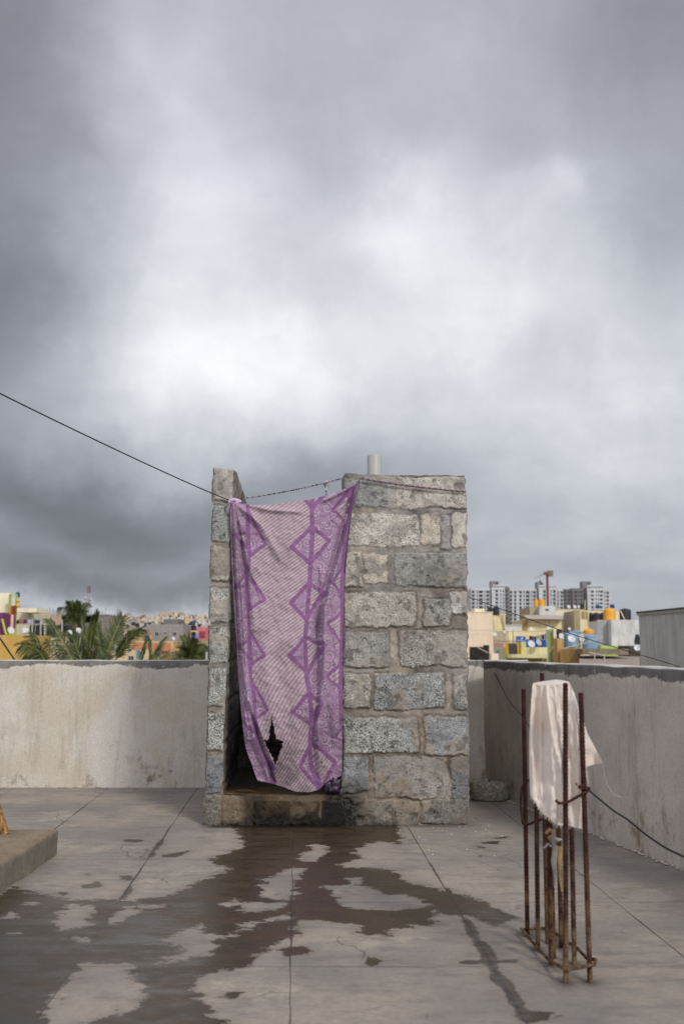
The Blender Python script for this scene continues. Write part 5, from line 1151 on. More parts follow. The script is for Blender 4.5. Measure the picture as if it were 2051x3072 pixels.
# big grey wall at the right edge, its flank runs back from the corner
def greywall():
    Yg = 22.; a = P(*ZB(955, 600), Yg); b = P(*ZB(1568, 548), Yg-2.6); x_b = b[0]
    dirx = np.array([b[0]-a[0], -2.6]); L = np.linalg.norm(dirx); dx_ = dirx/L; nrm = np.array([-dx_[1], dx_[0]])
    o = empty('grey_building', (a[0], Yg, GZ), 'big streaky grey rendered wall with a cement coping at the right edge', 'building'); zt_ = (a[2]+b[2])/2
    A2 = np.array([a[0], Yg]); B2 = A2+dirx*2.2
    def pr(z0, z1, off, name, mat):
        q = [A2-nrm*off-dx_*off, B2-nrm*off, B2+nrm*5, A2+nrm*5-dx_*off]; v = [(*p_, z0) for p_ in q]+[(*p_, z1) for p_ in q]
        MB().add(v, [(3, 2, 1, 0), (4, 5, 6, 7), (0, 1, 5, 4), (1, 2, 6, 5), (2, 3, 7, 6), (3, 0, 4, 7)]).build(name, mat, o)
    pr(GZ, zt_-.09, 0, 'wall', GRD); pr(zt_-.088, zt_-.03, .03, 'coping', facade('coping_grey', (164, 162, 152), .3, 2)); pr(zt_-.028, zt_, .045, 'coping_edge', plain('dark_edge', (66, 64, 60), .9))
greywall()
for (x, h) in ((820, 880), (905, 880), (870, 500)): pass

# ---- left-hand side
bldg('tall_cream_building', 'tall cream building at the far left with lime green corner strip', ZL, -250, 148, 180, 26, 3, CRM2, sh=-.36)
o = bldg('painted_column', 'multicoloured orange, lime and purple painted column on the cream building', ZL, 130, 250, 195, 25.6, .3, facade('lime_col', (158, 172, 84), .15), sh=-.36)
plate(o, 'white_panel', ZL, 172, 222, 200, 355, 25.6, WHW, .08); plate(o, 'orange_panel', ZL, 160, 228, 360, 670, 25.6, plain('orange_paint', (190, 96, 58), .8), .14); plate(o, 'brown_niche', ZL, 182, 222, 372, 470, 25.6, plain('brown_paint', (116, 62, 44), .8), .05, .17); plate(o, 'white_stripe', ZL, 174, 200, 480, 668, 25.6, WHW, .05, .17); plate(o, 'purple_panel', ZL, 122, 150, 480, 665, 25.6, plain('purple_paint', (96, 44, 88), .8), .08); plate(o, 'purple_panel', ZL, 218, 232, 480, 665, 25.6, plain('purple_paint', (0, 0, 0)), .08, .17)
o = bldg('purple_stair', 'purple zigzag stair wall at the extreme left', ZL, -60, 40, 450, 22, 1, plain('purple_paint2', (110, 52, 98), .8)); mm = MB()
mm.tube([PC(*ZL(35, 540), 21.9), PC(*ZL(70, 690), 21.9), PC(*ZL(95, 760), 21.9)], .09, 6); mm.build('lime_rail', plain('lime_paint', (186, 190, 70), .8), o)
tank(ZL, 214, 272, 165, 240, 30, DBL, 'dark blue water tank behind the painted column', dome=.2)
for (x, y, t_) in ((252, 280, 'upper'), (256, 348, 'lower')):
    o = tag(MB().lathe(PC(*ZL(x, y), 25.4)+[0, 0, -.22], [(0, -.02), (.11, 0), (.17, .10), (.16, .22), (.06, .29), (0, .30)], 14).build('yellow_pot', YEL), t_+' round yellow pot fixed to the painted column', 'pot', 'yellow pots')
bldg('white_terrace_house', 'cream house with a deep roof slab behind the clothes lines', ZL, 232, 400, 455, 34, 6, facade('warm_white', (206, 200, 176), .2))
bldg('roof_slab', 'cream projecting roof slab of the house behind the clothes lines', ZL, 225, 512, 388, 33, 3, CRM2, yb=448)
bldg('peach_house', 'small peach and white house right of the roof slab', ZL, 440, 620, 455, 36, 5, facade('peach_house', (212, 186, 160), .3, 1.5))
bldg('white_parapet_house', 'pale terrace wall below the row of clothes', ZL, 225, 480, 612, 28, 4, facade('pale_wall', (196, 192, 170), .2))
for i, (a, b, c_, col, t_) in enumerate(((235, 262, 555, (60, 40, 70), 'dark purple'), (265, 320, 550, (170, 110, 90), 'terracotta'), (322, 376, 548, (110, 60, 84), 'plum'), (384, 436, 550, (190, 194, 220), 'pale lilac'), (480, 556, 552, (44, 66, 104), 'navy blue'), (640, 700, 540, (90, 110, 140), 'slate blue'), (704, 752, 535, (196, 200, 206), 'white'))):
    q = fx(ZL, a, b, c_, 24+i*.05, c_+52); V = [(q[0]+(q[1]-q[0])*i2/9, YS(24+i*.05)+.09*math.sin(i2*2.+a), q[3]-(q[3]-q[2])*j/5) for j in range(6) for i2 in range(10)]
    tag(npmesh('laundry_cloth', V, grid_faces(10, 6)[:, ::-1], plain('laundry_l_'+t_.replace(' ', '_'), col, .9)), t_+' cloth on the clothes line left of the palms', 'laundry', 'laundry left of the palms')
for (a, b, t_) in ((405, 480, 'leftmost'), (482, 610, 'second from left'), (634, 770, 'third from left'), (790, 900, 'fourth from left'), (905, 1000, 'rightmost')):
    tank(ZL, a, b, 612, 782, 24.5, BLKT, 'black water tank in the row behind the palms, '+t_, dome=.12, grp='row of black tanks behind the palms')
for (x, y0, t_) in ((450, 540, 'leftmost'), (566, 560, 'second'), (620, 540, 'third'), (862, 550, 'rightmost')):
    q = PC(*ZL(x, y0), 23); tag(MB().tube([q, PC(*ZL(x, 785), 23)], .045, 6).build('white_post', WHW), t_+' of the four white posts before the black tanks', 'post', 'white posts before the black tanks')
bldg('yellow_wall', 'mustard yellow wall of the near house at the far left', ZL, -300, 345, 762, 15, 3, facade('mustard', (196, 162, 88), .15))
q = fx(ZL, 0, 5, 762, 15); 
bldg('beige_wall', 'light beige wall behind the left palm fronds', ZL, 345, 1000, 782, 17, 3, facade('light_beige', (200, 188, 166), .2))
for (x, y, r, t_) in ((150, 700, 50, 'leftmost white satellite dish above the mustard wall'), (345, 700, 46, 'white satellite dish at the right end of the mustard wall'), (970, 730, 36, 'white satellite dish seen between the palm fronds'), (1085, 700, 40, 'white satellite dish behind the tall palm fronds'), (1330, 725, 30, 'small white satellite dish right of the tall palm fronds')):
    dish(ZL, x, y, r, 20, .6, .8, t_)
o = bldg('concrete_frame_building', 'unfinished grey concrete frame building behind the tall palm', ZL, 660, 1520, 590, 55, 8, facade('raw_concrete', (128, 124, 118), .35))
q = fx(ZL, 660, 1500, 478, 55, 498); MB().box(q[0], q[1], YS(54.6), YS(58), q[2], q[3]).build('roof_slab', facade('raw_concrete', (0, 0, 0)), o)
for x in (680, 800, 900, 1000, 1130, 1260, 1330, 1425, 1490): q = fx(ZL, x, x+22, 496, 55.3, 592); MB().box(q[0], q[1], YS(55.3)-.2, YS(55.3)+.4, q[2]-.1, q[3]+.1).build('column', facade('raw_concrete', (0, 0, 0)), o)
q = fx(ZL, 660, 1500, 498, 57.5, 600); MB().box(q[0], q[1], YS(57.5), YS(57.6), q[2], q[3]).build('rear_wall', facade('dim_concrete', (92, 90, 86), .3), o)
mm = MB()
for i in range(26): 
    x = 660+32*i; q = PC(*ZL(x, 480), 56); mm.tube([q, q+[.14*(i % 3-1), 0, .7+.8*((i*7) % 4)/3]], .03, 4)
mm.build('rebar', DKMET, o)
bldg('concrete_room', 'grey concrete stair room with dark windows right of the frame building', ZL, 1350, 1560, 500, 50, 6, facade('raw_concrete', (0, 0, 0)), wins=((1385, 1420, 550, 612), (1460, 1480, 560, 600)))
def mast():
    Yn = 260.; a = PC(*ZL(1238, 88), Yn); b = PC(*ZL(1236, 500), Yn); Ym = YS(Yn); o = empty('radio_mast', (a[0], Ym, b[2]), 'red and white lattice radio mast on the left skyline', 'mast')
    n = 16
    for k in range(4):
        m = MB(); w0 = 1.5-.25*k
        for i in range(4):
            t0, t1 = (k*4+i)/n, (k*4+i+1)/n; z0 = b[2]+(a[2]-b[2])*t0; z1 = b[2]+(a[2]-b[2])*t1; w = w0+.35*(1-t0)
            for (sx_, sy_) in ((-1, -1), (1, -1), (0, 1)): m.tube([(a[0]+sx_*w, Ym+sy_*w, z0), (a[0]+sx_*w*.97, Ym+sy_*w, z1)], .16, 4)
            s_ = 1 if i % 2 else -1; m.tube([(a[0]-s_*w, Ym-w, z0), (a[0]+s_*w, Ym-w, z1)], .12, 4); m.tube([(a[0]-w, Ym-w, z1), (a[0]+w, Ym-w, z1)], .12, 4)
        m.build('lattice_section', plain('mast_red', (126, 92, 92), .7) if k % 2 else plain('mast_white', (178, 178, 180), .7), o)
    for (dx, z) in ((1.6, .55), (-1.6, .6), (1.7, .45)): MB().lathe((a[0]+dx, Ym-1.5, b[2]+(a[2]-b[2])*z), [(0, 0), (.8, .1), (.85, .4), (0, .5)], 12, (0, -1, 0)).build('drum_antenna', plain('mast_white', (0, 0, 0)), o)
mast()
# grey house with three windows, orange terrace house, pink house
bldg('grey_house', 'grey cement house with three small dark windows', ZM, 638, 1150, 518, 62, 8, facade('grey_house', (150, 144, 140), .25, .6), wins=((765, 815, 628, 682), (878, 925, 630, 656), (1012, 1060, 628, 682), (1022, 1052, 810, 868)))
bldg('grey_house', 'darker grey roof room on top of the three-window house', ZM, 880, 1085, 448, 66, 6, facade('roof_room', (118, 116, 114), .25))
bldg('grey_annex', 'pale grey annex between the three-window house and the pink house', ZM, 1150, 1250, 530, 66, 6, facade('annex', (146, 146, 150), .25), wins=((1170, 1215, 600, 690),))
bldg('orange_house', 'cream terrace house with an orange painted wall', ZM, 385, 1020, 768, 34, 6, facade('cream_trim', (214, 178, 132), .2), cop=(.1, .08, CRM))
q = fx(ZM, 470, 975, 785, 33.9, 890); tag(MB().box(q[0], q[1], YS(33.9)-.1, YS(33.9)+.05, q[2], q[3]).build('orange_wall', facade('orange_wall', (188, 128, 96), .15)), 'orange painted wall panel behind the thin palm fronds', 'wall')
bldg('cream_block', 'cream low block under the orange wall', ZM, 150, 720, 880, 27, 3, facade('cream_low', (206, 184, 148), .2), wins=((540, 610, 900, 1000), (400, 470, 960, 1020)))
bldg('cream_wall', 'sandy wall behind the right-hand palm', ZM, 1130, 1560, 735, 40, 4, facade('sandy', (150, 138, 110), .3, 1.))
bldg('cream_wall', 'lower cream wall below the right-hand palm', ZM, 1130, 1475, 860, 30, 3, facade('low_cream', (188, 168, 132), .2))
o = tag(MB().box(fx(ZM, 1466, 1486, 900, 12)[0], fx(ZM, 1466, 1486, 900, 12)[1], YS(12), YS(12)+.1, -6, PC(*ZM(1470, 905), 12)[2]).build('white_post', WHW), 'white post just left of the block booth beyond the parapet', 'post')
bldg('pink_house', 'pink house with a darker pink recess', ZM, 1330, 1470, 558, 66, 5, facade('pink', (206, 124, 130), .15)); bldg('pink_pier', 'narrow pink pier left of the tank stand', ZM, 1228, 1262, 555, 66, 3, facade('pink2', (212, 140, 144), .15))
q = fx(ZM, 1378, 1460, 618, 65.9, 690); tag(MB().box(q[0], q[1], YS(65.9)-.1, YS(65.9)+.05, q[2], q[3]).build('pink_recess', facade('deep_pink', (160, 76, 86), .15)), 'deep pink wall panel of the pink house', 'wall')
o = bldg('tank_stand', 'concrete stand with a black and a blue tank beside the pink house', ZM, 1255, 1335, 610, 64, 2, CRM); plate(o, 'dark_opening', ZM, 1262, 1328, 625, 680, 64, DKW, .05, 0)
tank(ZM, 1258, 1330, 532, 608, 64, BLKT, 'black water tank on the stand beside the pink house', dome=.08, grp='black water tanks'); tank(ZM, 1250, 1318, 476, 530, 67, DBL, 'blue water tank above the stand beside the pink house', dome=.1)
tank(ZM, 612, 680, 672, 748, 40, DBL, 'dark blue water tank left of the three-window house', dome=.08); tank(ZM, 680, 712, 672, 748, 40.3, YEL, 'narrow yellow water tank left of the three-window house', dome=.05); tank(ZM, 492, 545, 505, 560, 70, BLKT, 'black water tank on the roofs left of the three-window house', dome=.1, grp='black water tanks')
dish(ZM, 1018, 720, 24, 55, .8, .6, 'white satellite dish under the right window of the grey house'); dish(ZM, 1045, 955, 55, 20, .8, .9, 'large white satellite dish low beside the thin palm fronds'); dish(ZM, 215, 835, 34, 26, .8, .9, 'white satellite dish behind the broad palm frond')
bldg('sand_house', 'sandy stepped house left of the three-window house', ZM, 440, 590, 620, 48, 5, facade('sand_house', (186, 158, 112), .25))
for (a, b, c_, d, col, t_) in ((118, 170, 945, 1000, (190, 40, 110), 'magenta'), (500, 522, 870, 1010, (200, 202, 208), 'white'), (526, 556, 870, 1000, (120, 160, 190), 'light blue'), (390, 440, 860, 900, (84, 104, 120), 'grey blue'), (780, 840, 912, 970, (40, 104, 160), 'bright blue'), (1262, 1328, 680, 722, (60, 90, 150), 'royal blue'), (1330, 1375, 650, 720, (150, 130, 180), 'lavender')):
    Yq = 26.5 if a < 1000 else 60; q = fx(ZM, a, b, c_, Yq, d); V = [(q[0]+(q[1]-q[0])*i2/9, YS(Yq)+.09*math.sin(i2*2.+a), q[3]-(q[3]-q[2])*j/5) for j in range(6) for i2 in range(10)]
    tag(npmesh('laundry_cloth', V, grid_faces(10, 6)[:, ::-1], plain('laundry_m_'+t_.replace(' ', '_'), col, .9)), t_+' cloth hanging between the palms and the pink house', 'laundry', 'laundry beyond the palms')
# skyline of small far houses
def skyline():
    r = random.Random(11); cols = [(212, 198, 170), (196, 190, 178), (206, 184, 150), (180, 172, 160), (190, 170, 140), (176, 182, 180), (208, 204, 194), (170, 156, 140)]; names = ['cream', 'off-white', 'sandy', 'grey-beige', 'tan', 'pale green', 'white', 'brownish']
    fac = [facade('far_'+n_, tuple(int(v*.98) for v in c_), .2, .3) for n_, c_ in zip(names, cols)]
    rng = [(Z, a, b) for Z, a, b in ((ZL, 480, 1560), (ZM, 100, 1560))]
    k = 0
    for (Yr, n, y0, y1, wd) in ((330, 26, 395, 425, 60), (230, 26, 420, 450, 62), (150, 24, 445, 500, 66), (100, 14, 500, 560, 74)):
        for i in range(n):
            x = (60+(1500.)*(i+r.uniform(-.3, .3))/n); w = r.uniform(.6, 1.3)*wd; yt = r.uniform(y0, y1)
            if x > 700 and Yr == 330: yt -= 8
            Y = Yr*r.uniform(.93, 1.07); c_ = r.randrange(8)
            X0, X1, zb, zt = fx(ZM, x-w/2, x+w/2, yt, Y)
            Y = YS(Y); o = empty('far_house', ((X0+X1)/2, Y, GZ), 'small '+names[c_]+' box-shaped house among the crowded rooftops on the left skyline', 'house', 'small far houses on the left skyline')
            MB().box(X0, X1, Y, Y+(X1-X0)*.8, GZ, zt).build('wall', fac[c_], o)
            u = X0+(X1-X0)*r.uniform(0, .5); MB().box(u, u+(X1-X0)*r.uniform(.3, .5), Y+.3, Y+(X1-X0)*.5, zt, zt+1.3).build('roof_room', fac[(c_+r.randrange(1, 8)) % 8], o)
            nw = r.randrange(2, 4)
            for j in range(nw):
                xx = X0+(X1-X0)*(j+.3)/nw; MB().box(xx, xx+1.2, Y-.06, Y-.01, zt-2.4, zt-1.2).build('window', DARKG, o)
            if r.random() < .22:
                cc_ = X0+(X1-X0)*r.uniform(.2, .8); 
                tk = MB().lathe((cc_, Y+1.5, zt+.01), [(.3, 0), (.8, 0), (.8, 1.3), (.5, 1.6), (0, 1.65)], 12).build('water_tank', r.choice([BLKT, BLKT, BLKT, YEL, DBL, BLUT]), None); tag(tk, 'tiny rooftop water tank on a far house of the left skyline', 'water tank', 'tiny far water tanks')
    for (a, b, yt, Y, col) in ((800, 880, 352, 420, 'block'), (885, 950, 362, 415, 'block'), (945, 1010, 348, 420, 'block'), (1035, 1105, 345, 418, 'block')):
        bldg('hill_block', 'pinkish cream apartment block on the far rise of the left skyline', ZM, a, b, yt, Y, 14, facade('far_pinkish', (200, 176, 156), .2, .1), cat='building', grp='pinkish blocks on the far rise', wins=[(a+12+22*j, a+20+22*j, yt+14, yt+26) for j in range(3)])
    for i in range(22):                                # low right skyline behind the rooftops
        x = -40+i*72; Y = 150*r.uniform(.9, 1.2); c_ = r.randrange(8); X0, X1, zb, zt = fx(ZA if x < 1500 else ZA, x, x+r.uniform(50, 80), r.uniform(820, 900), Y)
        Y = YS(Y); o = empty('far_house', ((X0+X1)/2, Y, GZ), 'small '+names[c_]+' house low in front of the far apartment towers', 'house', 'small far houses below the towers'); MB().box(X0, X1, Y, Y+8, GZ, zt).build('wall', fac[c_], o)
        MB().box(X0+1, X0+2.4, Y-.06, Y-.01, zt-3, zt-1.6).build('window', DARKG, o)
skyline()

# ---- the rest of the town, an unbroken mass of far roofs along the horizon
def town():
    r = random.Random(21); cols = [(206, 192, 164), (188, 182, 170), (196, 176, 146), (170, 164, 154), (204, 200, 190)]; V = []; F = []; M = []
    for i in range(1500):
        Y = r.uniform(330, 1500); X = r.uniform(-1.15, 1.15)*Y; w = r.uniform(5, 12); d = r.uniform(6, 12); h = r.uniform(4, 11)+(Y-330)*.006; n = len(V)
        for z in (GZ, GZ+h):
            for (a, b) in ((0, 0), (w, 0), (w, d), (0, d)): V.append((X+a, Y+b, z))
        k_ = r.randrange(5)
        for f in ((4, 5, 6, 7), (0, 1, 5, 4), (1, 2, 6, 5), (2, 3, 7, 6), (3, 0, 4, 7)): F.append([n+q for q in f]); M.append(k_)
    o = npmesh('distant_town', V, F, [facade('town_%d' % i, c_, .25, .2) for i, c_ in enumerate(cols)], smooth=False, fmat=M)
    tag(o, 'mass of small pale far-off houses spread along the whole horizon', 'town', kind='stuff')
town()

# ---- palms
def m_leaf():
    k = NT('palm_leaf'); p = k.pos(); c = k.mix(k.ramp(k.noise(p, 2.2, 4, .6), .35, .65), lin((44, 57, 32)), lin((96, 106, 54)))
    c = k.mix(k.ramp(k.noise(p, 9, 3), .56, .7, 0, .6), c, lin((128, 118, 62)))
    k.fin(c, .55, .35); t = k.n('ShaderNodeBsdfTranslucent'); k.put(t.inputs[0], c); mx = k.n('ShaderNodeMixShader'); mx.inputs[0].default_value = .22
    k.t.links.new(k.b.outputs[0], mx.inputs[1]); k.t.links.new(t.outputs[0], mx.inputs[2]); k.t.links.new(mx.outputs[0], k.out.inputs[0]); return k.m
LEAF = m_leaf(); STEM = plain('palm_stem', (120, 122, 70), .7, .3, 8); BARK = plain('palm_bark', (112, 100, 84), .9, .4, 6)
def frond(o, pts, L, nl=46, droop=.35, left=1., right=1., r=random.Random(1), ang=.9, w=.022):
    # pts: rachis control points in metres; L: longest leaflet
    pts = [np.array(p) for p in pts]; q = []; m_ = len(pts)
    for i in range(m_-1):
        p0 = pts[max(i-1, 0)]; p1 = pts[i]; p2 = pts[i+1]; p3 = pts[min(i+2, m_-1)]
        for t in np.linspace(0, 1, 14)[:-1]: q.append(.5*((2*p1)+(-p0+p2)*t+(2*p0-5*p1+4*p2-p3)*t*t+(-p0+3*p1-3*p2+p3)*t**3))
    q.append(pts[-1]); q = np.array(q); n = len(q)
    fr = MB().tube(q, [.03*(1-.85*i/n)+.004 for i in range(n)], 5).build('frond', STEM, o)
    m = MB()
    for s_, amt in ((-1, left), (1, right)):
        if amt <= 0: continue
        for i in range(nl):
            t = .12+.88*i/(nl-1); f = t*(n-1); a = int(min(f, n-2)); c = q[a]+(q[a+1]-q[a])*(f-a); tg = q[min(a+1, n-1)]-q[max(a-1, 0)]; tg /= np.linalg.norm(tg)
            side = np.cross(tg, np.array([0, -1, .25])); side /= np.linalg.norm(side)
            ll = L*amt*(math.sin(math.pi*min(1, .15+.85*t)*.92)**.6*.9+.12)*r.uniform(.85, 1.1); d = tg*math.cos(ang*(1-.45*t))+side*s_*math.sin(ang*(1-.45*t))+np.array([0, r.uniform(-.30, .30), 0]); d /= np.linalg.norm(d)
            nn = np.cross(d, tg); nn /= max(np.linalg.norm(nn), 1e-6); wd = np.cross(d, nn); V = []
            tw = r.uniform(-.6, .6); wdir = wd*math.cos(tw)+nn*math.sin(tw)
            for j, (u, ww) in enumerate(((0, .35), (.2, 1.), (.5, .9), (.8, .5), (1., .06))):
                pc = c+d*ll*u+np.array([0, 0, -droop*ll*u*u*r.uniform(.8, 1.2)]); V += [pc-wdir*w*ww, pc+wdir*w*ww]
            m.add(V, [(2*j, 2*j+1, 2*j+3, 2*j+2) for j in range(4)])
    if m.v: m.build('leaflets', LEAF, fr)
def palm(label, base, Z, Y, fronds, L, **kw):
    r = random.Random(len(fronds)*7+int(Y)); c = PC(*Z(*base), Y); Yn = Y; Y = YS(Y); o = empty('coconut_palm', (c[0], Y, GZ), label, 'palm tree', 'coconut palms beyond the parapet')
    zs = np.linspace(GZ, c[2]+.1, 30); MB().tube([(c[0]+.25*math.sin((z-GZ)*.15)-.25*math.sin((c[2]-GZ)*.15), Y, z) for z in zs], [.17+.05*math.exp(-(z-GZ))+.012*(i % 2) for i, z in enumerate(zs)], 10).build('trunk', BARK, o)
    for f in fronds:
        dy = f[0]; pts = [P(*Z(*p), Y+2.5*dy*k/(len(f[1])-1)) for k, p in enumerate(f[1])]; kk = dict(kw); kk.update(f[2] if len(f) > 2 else {}); pts = [np.array([c[0], Y, c[2]])*0+pts[0]]+pts[1:]
        frond(o, pts, L, r=r, **kk)
    return o
palm('near coconut palm whose big fronds rise above the middle of the left parapet', (1240, 1200), ZL, 11., [
    (.6, [(1190, 1200), (1165, 900), (1140, 520)], dict(left=.5, right=.5, ang=.35, droop=0.)), (-.4, [(1225, 1200), (1250, 900), (1290, 640), (1345, 470)], dict(left=.6, right=.5, ang=.4, droop=0.)),
    (.2, [(1060, 1200), (960, 1020), (830, 780), (700, 560)], dict(left=1., right=.6, ang=.8)), 
    (.8, [(1000, 1180), (850, 1000), (640, 850)], dict(ang=.8)), (.3, [(1160, 1200), (1080, 980), (1010, 780)], dict(ang=.5, droop=.1)), (-.8, [(1250, 1200), (1300, 1000), (1370, 930), (1430, 1060)], dict(ang=.9, droop=.6)),
    (.3, [(1240, 1200), (1215, 900), (1225, 700)], dict(ang=.3, droop=0., left=.5, right=.5))], .85, nl=36, w=.022)
palm('near coconut palm with a broad feathery frond, right of the tall upright fronds', (80, 1130), ZM, 11.5, [
    (.5, [(60, 1120), (120, 880), (200, 660), (300, 430)], dict(left=1.2, right=1.2, ang=.7, droop=.25)), (-.3, [(200, 1050), (300, 860), (420, 690), (570, 590)], dict(ang=.55, left=.8, right=.8)),
    (.3, [(30, 1120), (20, 900), (-20, 700), (-40, 560)], dict(ang=.5)), (-.5, [(100, 1120), (-40, 1000), (-100, 940)], dict(droop=.5))], .9, nl=44, w=.022)
palm('small palm tip with yellowish fronds at the left, beside the mustard wall', (640, 1240), ZL, 10.5, [
    (.4, [(640, 1180), (600, 1050), (540, 900), (480, 740)], dict(left=1.2, right=.35, ang=.75)), (-.3, [(640, 1180), (560, 1010), (440, 930), (310, 900)], dict(left=.6, right=.9, droop=.7)), (.1, [(620, 1180), (540, 1080), (430, 1030)], dict(droop=.6))], .85, nl=34, w=.022)
palm('palm with thin fanned fronds right of centre above the left parapet', (640, 1110), ZM, 12., [
    (.3, [(640, 1080), (720, 960), (830, 775)], dict(left=.15, right=.9, ang=.35, droop=.05)), (0, [(600, 1090), (680, 1000), (700, 770)], dict(left=.5, right=.3, ang=.35, droop=.05)), (-.4, [(700, 1090), (830, 1030), (1000, 985), (1110, 985)], dict(left=.6, right=.5, droop=.1)), (.2, [(520, 1100), (570, 980), (640, 760)], dict(ang=.3, left=.4, right=.4, droop=0.))], 1.0, nl=34, w=.018)
palm('full dark green palm crown just left of the block booth', (1230, 1030), ZM, 17., [
    (.5, [(1230, 1040), (1200, 860), (1160, 690)], dict(ang=.6)), (-.4, [(1230, 1040), (1280, 860), (1310, 730)], dict(ang=.7)), (.3, [(1230, 1040), (1330, 880), (1400, 820), (1490, 850)], dict(droop=.8)), (-.3, [(1230, 1040), (1160, 900), (1110, 870)], dict()), (.6, [(1230, 1040), (1230, 880), (1235, 740)], dict(ang=.8)), (0, [(1230, 1040), (1320, 960), (1410, 990)], dict()), (-.6, [(1230, 1040), (1150, 980), (1120, 1040)], dict()), (.2, [(1230, 1040), (1360, 900), (1440, 880)], dict())], .85, nl=50, w=.026)
palm('distant dark coconut palm standing above the rooftops on the left', (1040, 600), ZL, 30., [
    (1., [(1040, 600), (980, 470), (900, 390), (810, 385)], dict(droop=.8)), (-1., [(1040, 600), (970, 440), (945, 300)], dict()), (.6, [(1040, 600), (1010, 430), (990, 300)], dict()), (-.5, [(1040, 600), (1070, 420), (1090, 300)], dict()), (1., [(1040, 600), (1120, 430), (1180, 340), (1235, 330)], dict()), (-1., [(1040, 600), (1140, 470), (1200, 430)], dict(droop=.8)),
    (.3, [(1040, 600), (950, 520), (900, 560)], dict(droop=.9)), (-.3, [(1040, 600), (1050, 480), (1050, 330)], dict()), (.8, [(1040, 600), (1110, 560), (1130, 640)], dict(droop=.9)), (-.8, [(1040, 600), (980, 580), (960, 680)], dict(droop=.9)), (0, [(1040, 600), (1090, 500), (1130, 420)], dict())], .95, nl=50, w=.04)


# ================================================================ sky, sun, camera
def world():
    w = bpy.data.worlds.new('World'); SC.world = w; w.use_nodes = True; t = w.node_tree; t.nodes.clear()
    k = NT.__new__(NT); k.t = t
    out = t.nodes.new('ShaderNodeOutputWorld'); bg = t.nodes.new('ShaderNodeBackground'); t.links.new(bg.outputs[0], out.inputs[0])
    sky = t.nodes.new('ShaderNodeTexSky'); sky.sky_type = 'NISHITA'; sky.sun_disc = False; sky.sun_elevation = SUN_EL; sky.sun_rotation = SUN_ROT
    tc = t.nodes.new('ShaderNodeTexCoord'); d = tc.outputs['Generated']
    nz = t.nodes.new('ShaderNodeTexNoise'); k.put(nz.inputs['Vector'], d); nz.inputs['Scale'].default_value = 2.6; nz.inputs['Detail'].default_value = 7; nz.inputs['Roughness'].default_value = .58
    sub = k.n('ShaderNodeVectorMath', operation='SUBTRACT'); k.put(sub.inputs[0], nz.outputs['Color']); sub.inputs[1].default_value = (.5, .5, .5)
    sc_ = k.n('ShaderNodeVectorMath', operation='SCALE'); k.put(sc_.inputs[0], sub.outputs[0]); sc_.inputs['Scale'].default_value = .26
    ad = k.n('ShaderNodeVectorMath', operation='ADD'); k.put(ad.inputs[0], d); k.put(ad.inputs[1], sc_.outputs[0])
    s = k.n('ShaderNodeSeparateXYZ', i0=ad.outputs[0])
    az = k.math('ARCTAN2', s.outputs[0], s.outputs[1]); el = k.math('ARCSINE', s.outputs[2])
    acc = 0.
    def at(x, y):
        a, dy, dz = ray(x*1.308, y*1.308); return math.atan2(a, dy), math.atan2(dz, math.hypot(a, dy))
    base = .36
    acc = base
    for (x, y, wx, wy, a) in CLOUDS:
        a0, e0_ = at(x, y); sa = wx/2284.; se = wy/2284.
        u = k.math('MULTIPLY', k.math('SUBTRACT', az, a0), 1/sa); v = k.math('MULTIPLY', k.math('SUBTRACT', el, e0_), 1/se)
        r = k.math('ADD', k.math('MULTIPLY', u, u), k.math('MULTIPLY', v, v)); g = k.math('EXPONENT', k.math('MULTIPLY', r, -1.))
        acc = k.math('MULTIPLY_ADD', g, a, acc)
    # layered streaky cloud texture, stretched towards the horizon
    dn = k.n('ShaderNodeSeparateXYZ', i0=d); zz = k.math('MAXIMUM', dn.outputs[2], 0.); q = k.math('ADD', zz, .16)
    cb = k.n('ShaderNodeCombineXYZ'); k.put(cb.inputs[0], k.math('DIVIDE', dn.outputs[0], q)); k.put(cb.inputs[1], k.math('DIVIDE', dn.outputs[1], q)); 
    n1 = k.noise(cb.outputs[0], 1.15, 8, .52); n2 = k.noise(ad.outputs[0], 5.2, 9, .6)
    tex = k.math('ADD', k.math('MULTIPLY', k.math('SUBTRACT', n1, .5), .70), k.math('MULTIPLY', k.math('SUBTRACT', n2, .5), .60))
    acc = k.math('MULTIPLY', acc, k.math('ADD', tex, 1.))
    # the unseen sky overhead and behind the camera
    hi = k.ramp(el, .62, 1.1); beh = k.ramp(dn.outputs[1], .2, -.5)
    acc = k.math('ADD', acc, k.math('MULTIPLY', hi, .12)); acc = k.math('ADD', acc, k.math('MULTIPLY', beh, .36))
    acc = k.math('MAXIMUM', acc, .06)
    # brighter cloud is neutral to warm, darker cloud is blue-grey
    f = k.ramp(acc, .18, .75)
    tint = k.mix(f, (.885, .955, 1.075), (.985, .99, 1.03))
    up = k.ramp(el, .32, .60, 0., 1.); tint = k.mix(up, tint, (.955, .965, 1.10))
    cl = k.n('ShaderNodeVectorMath', operation='SCALE'); k.put(cl.inputs[0], tint); k.put(cl.inputs['Scale'], k.math('MULTIPLY', acc, 10.))
    mixd = k.mix(.985, sky.outputs[0], cl.outputs[0])
    t.links.new(mixd, bg.inputs[0]); bg.inputs[1].default_value = .1
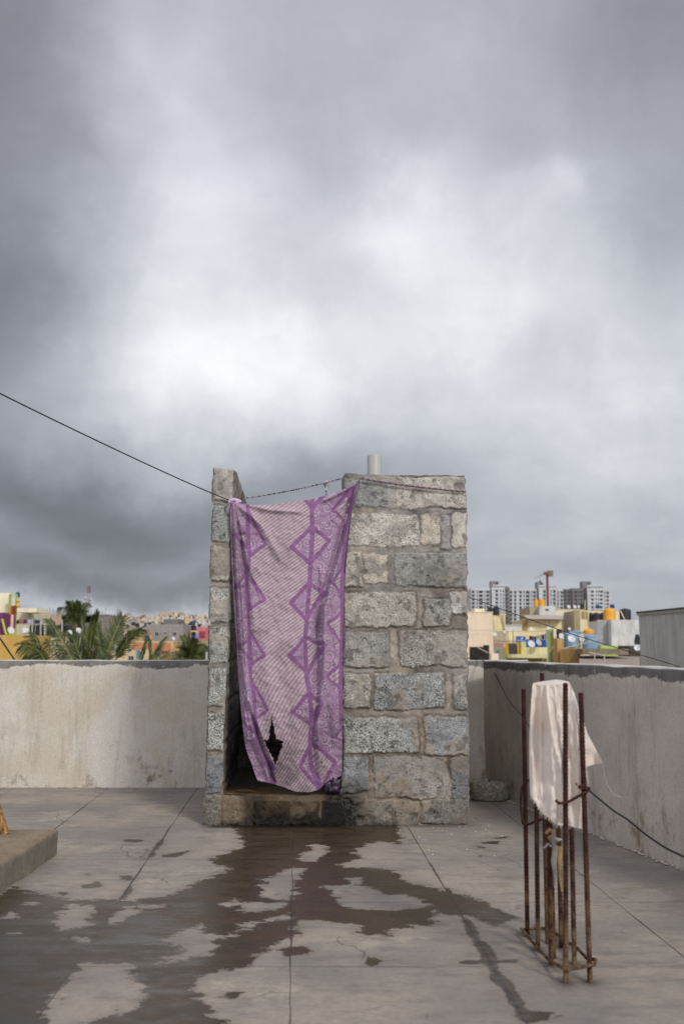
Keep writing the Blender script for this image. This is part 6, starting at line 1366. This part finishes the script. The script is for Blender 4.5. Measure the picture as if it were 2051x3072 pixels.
SUN_EL = math.radians(36); SUN_AZ = math.radians(150)       # azimuth from +Y towards +X: behind the camera, to the right
SUN_ROT = SUN_AZ
CLOUDS = [(1420, 1120, 330, 150, .11), (480, 600, 190, 220, .10), (560, 800, 300, 140, .32), (1060, 690, 280, 170, .29), (1330, 480, 120, 60, .12), (870, 560, 160, 80, .12), (420, 400, 220, 240, .20), (350, 150, 250, 160, .04), (1500, 820, 260, 200, .20),
          (0, 700, 240, 330, -.16), (0, 40, 320, 280, -.16), (750, 250, 300, 160, -.02), (750, 1090, 500, 90, -.07), (150, 1120, 500, 110, -.16), (300, 1290, 700, 60, -.14), (1350, 1060, 300, 80, .0),
          (250, 1365, 330, 26, .12), (1300, 1320, 500, 40, .03), (1450, 1180, 300, 80, -.04), (900, 930, 600, 70, .05), (1568, 0, 320, 220, -.13), (1250, 1000, 300, 120, .08)]
world()
s = bpy.data.lights.new('sun', 'SUN'); s.energy = 1.5; s.angle = math.radians(10); s.color = (1, .95, .88)
so = bpy.data.objects.new('sun', s); COL.objects.link(so)
sv = np.array([math.sin(SUN_AZ)*math.cos(SUN_EL), math.cos(SUN_AZ)*math.cos(SUN_EL), math.sin(SUN_EL)])
from mathutils import Vector
so.rotation_euler = Vector(sv).to_track_quat('Z', 'Y').to_euler(); so.location = (3, -3, 6)
cd = bpy.data.cameras.new('camera'); co = bpy.data.objects.new('camera', cd); COL.objects.link(co); SC.camera = co
co.location = (0, 0, EYE); co.rotation_euler = (math.pi/2+PITCH, 0, 0)
cd.sensor_fit = 'VERTICAL'; cd.sensor_height = 36; cd.sensor_width = 24; cd.lens = 35; cd.clip_end = 6000; cd.clip_start = .05
cd.dof.use_dof = True; cd.dof.focus_distance = 5.75*CP; cd.dof.aperture_fstop = 3.4
SC.render.engine = 'CYCLES'; SC.cycles.use_denoising = True; SC.cycles.max_bounces = 6; SC.cycles.diffuse_bounces = 4; SC.cycles.transparent_max_bounces = 8
SC.view_settings.view_transform = 'Standard'; SC.view_settings.look = 'None'; SC.view_settings.exposure = .38; SC.view_settings.gamma = 1
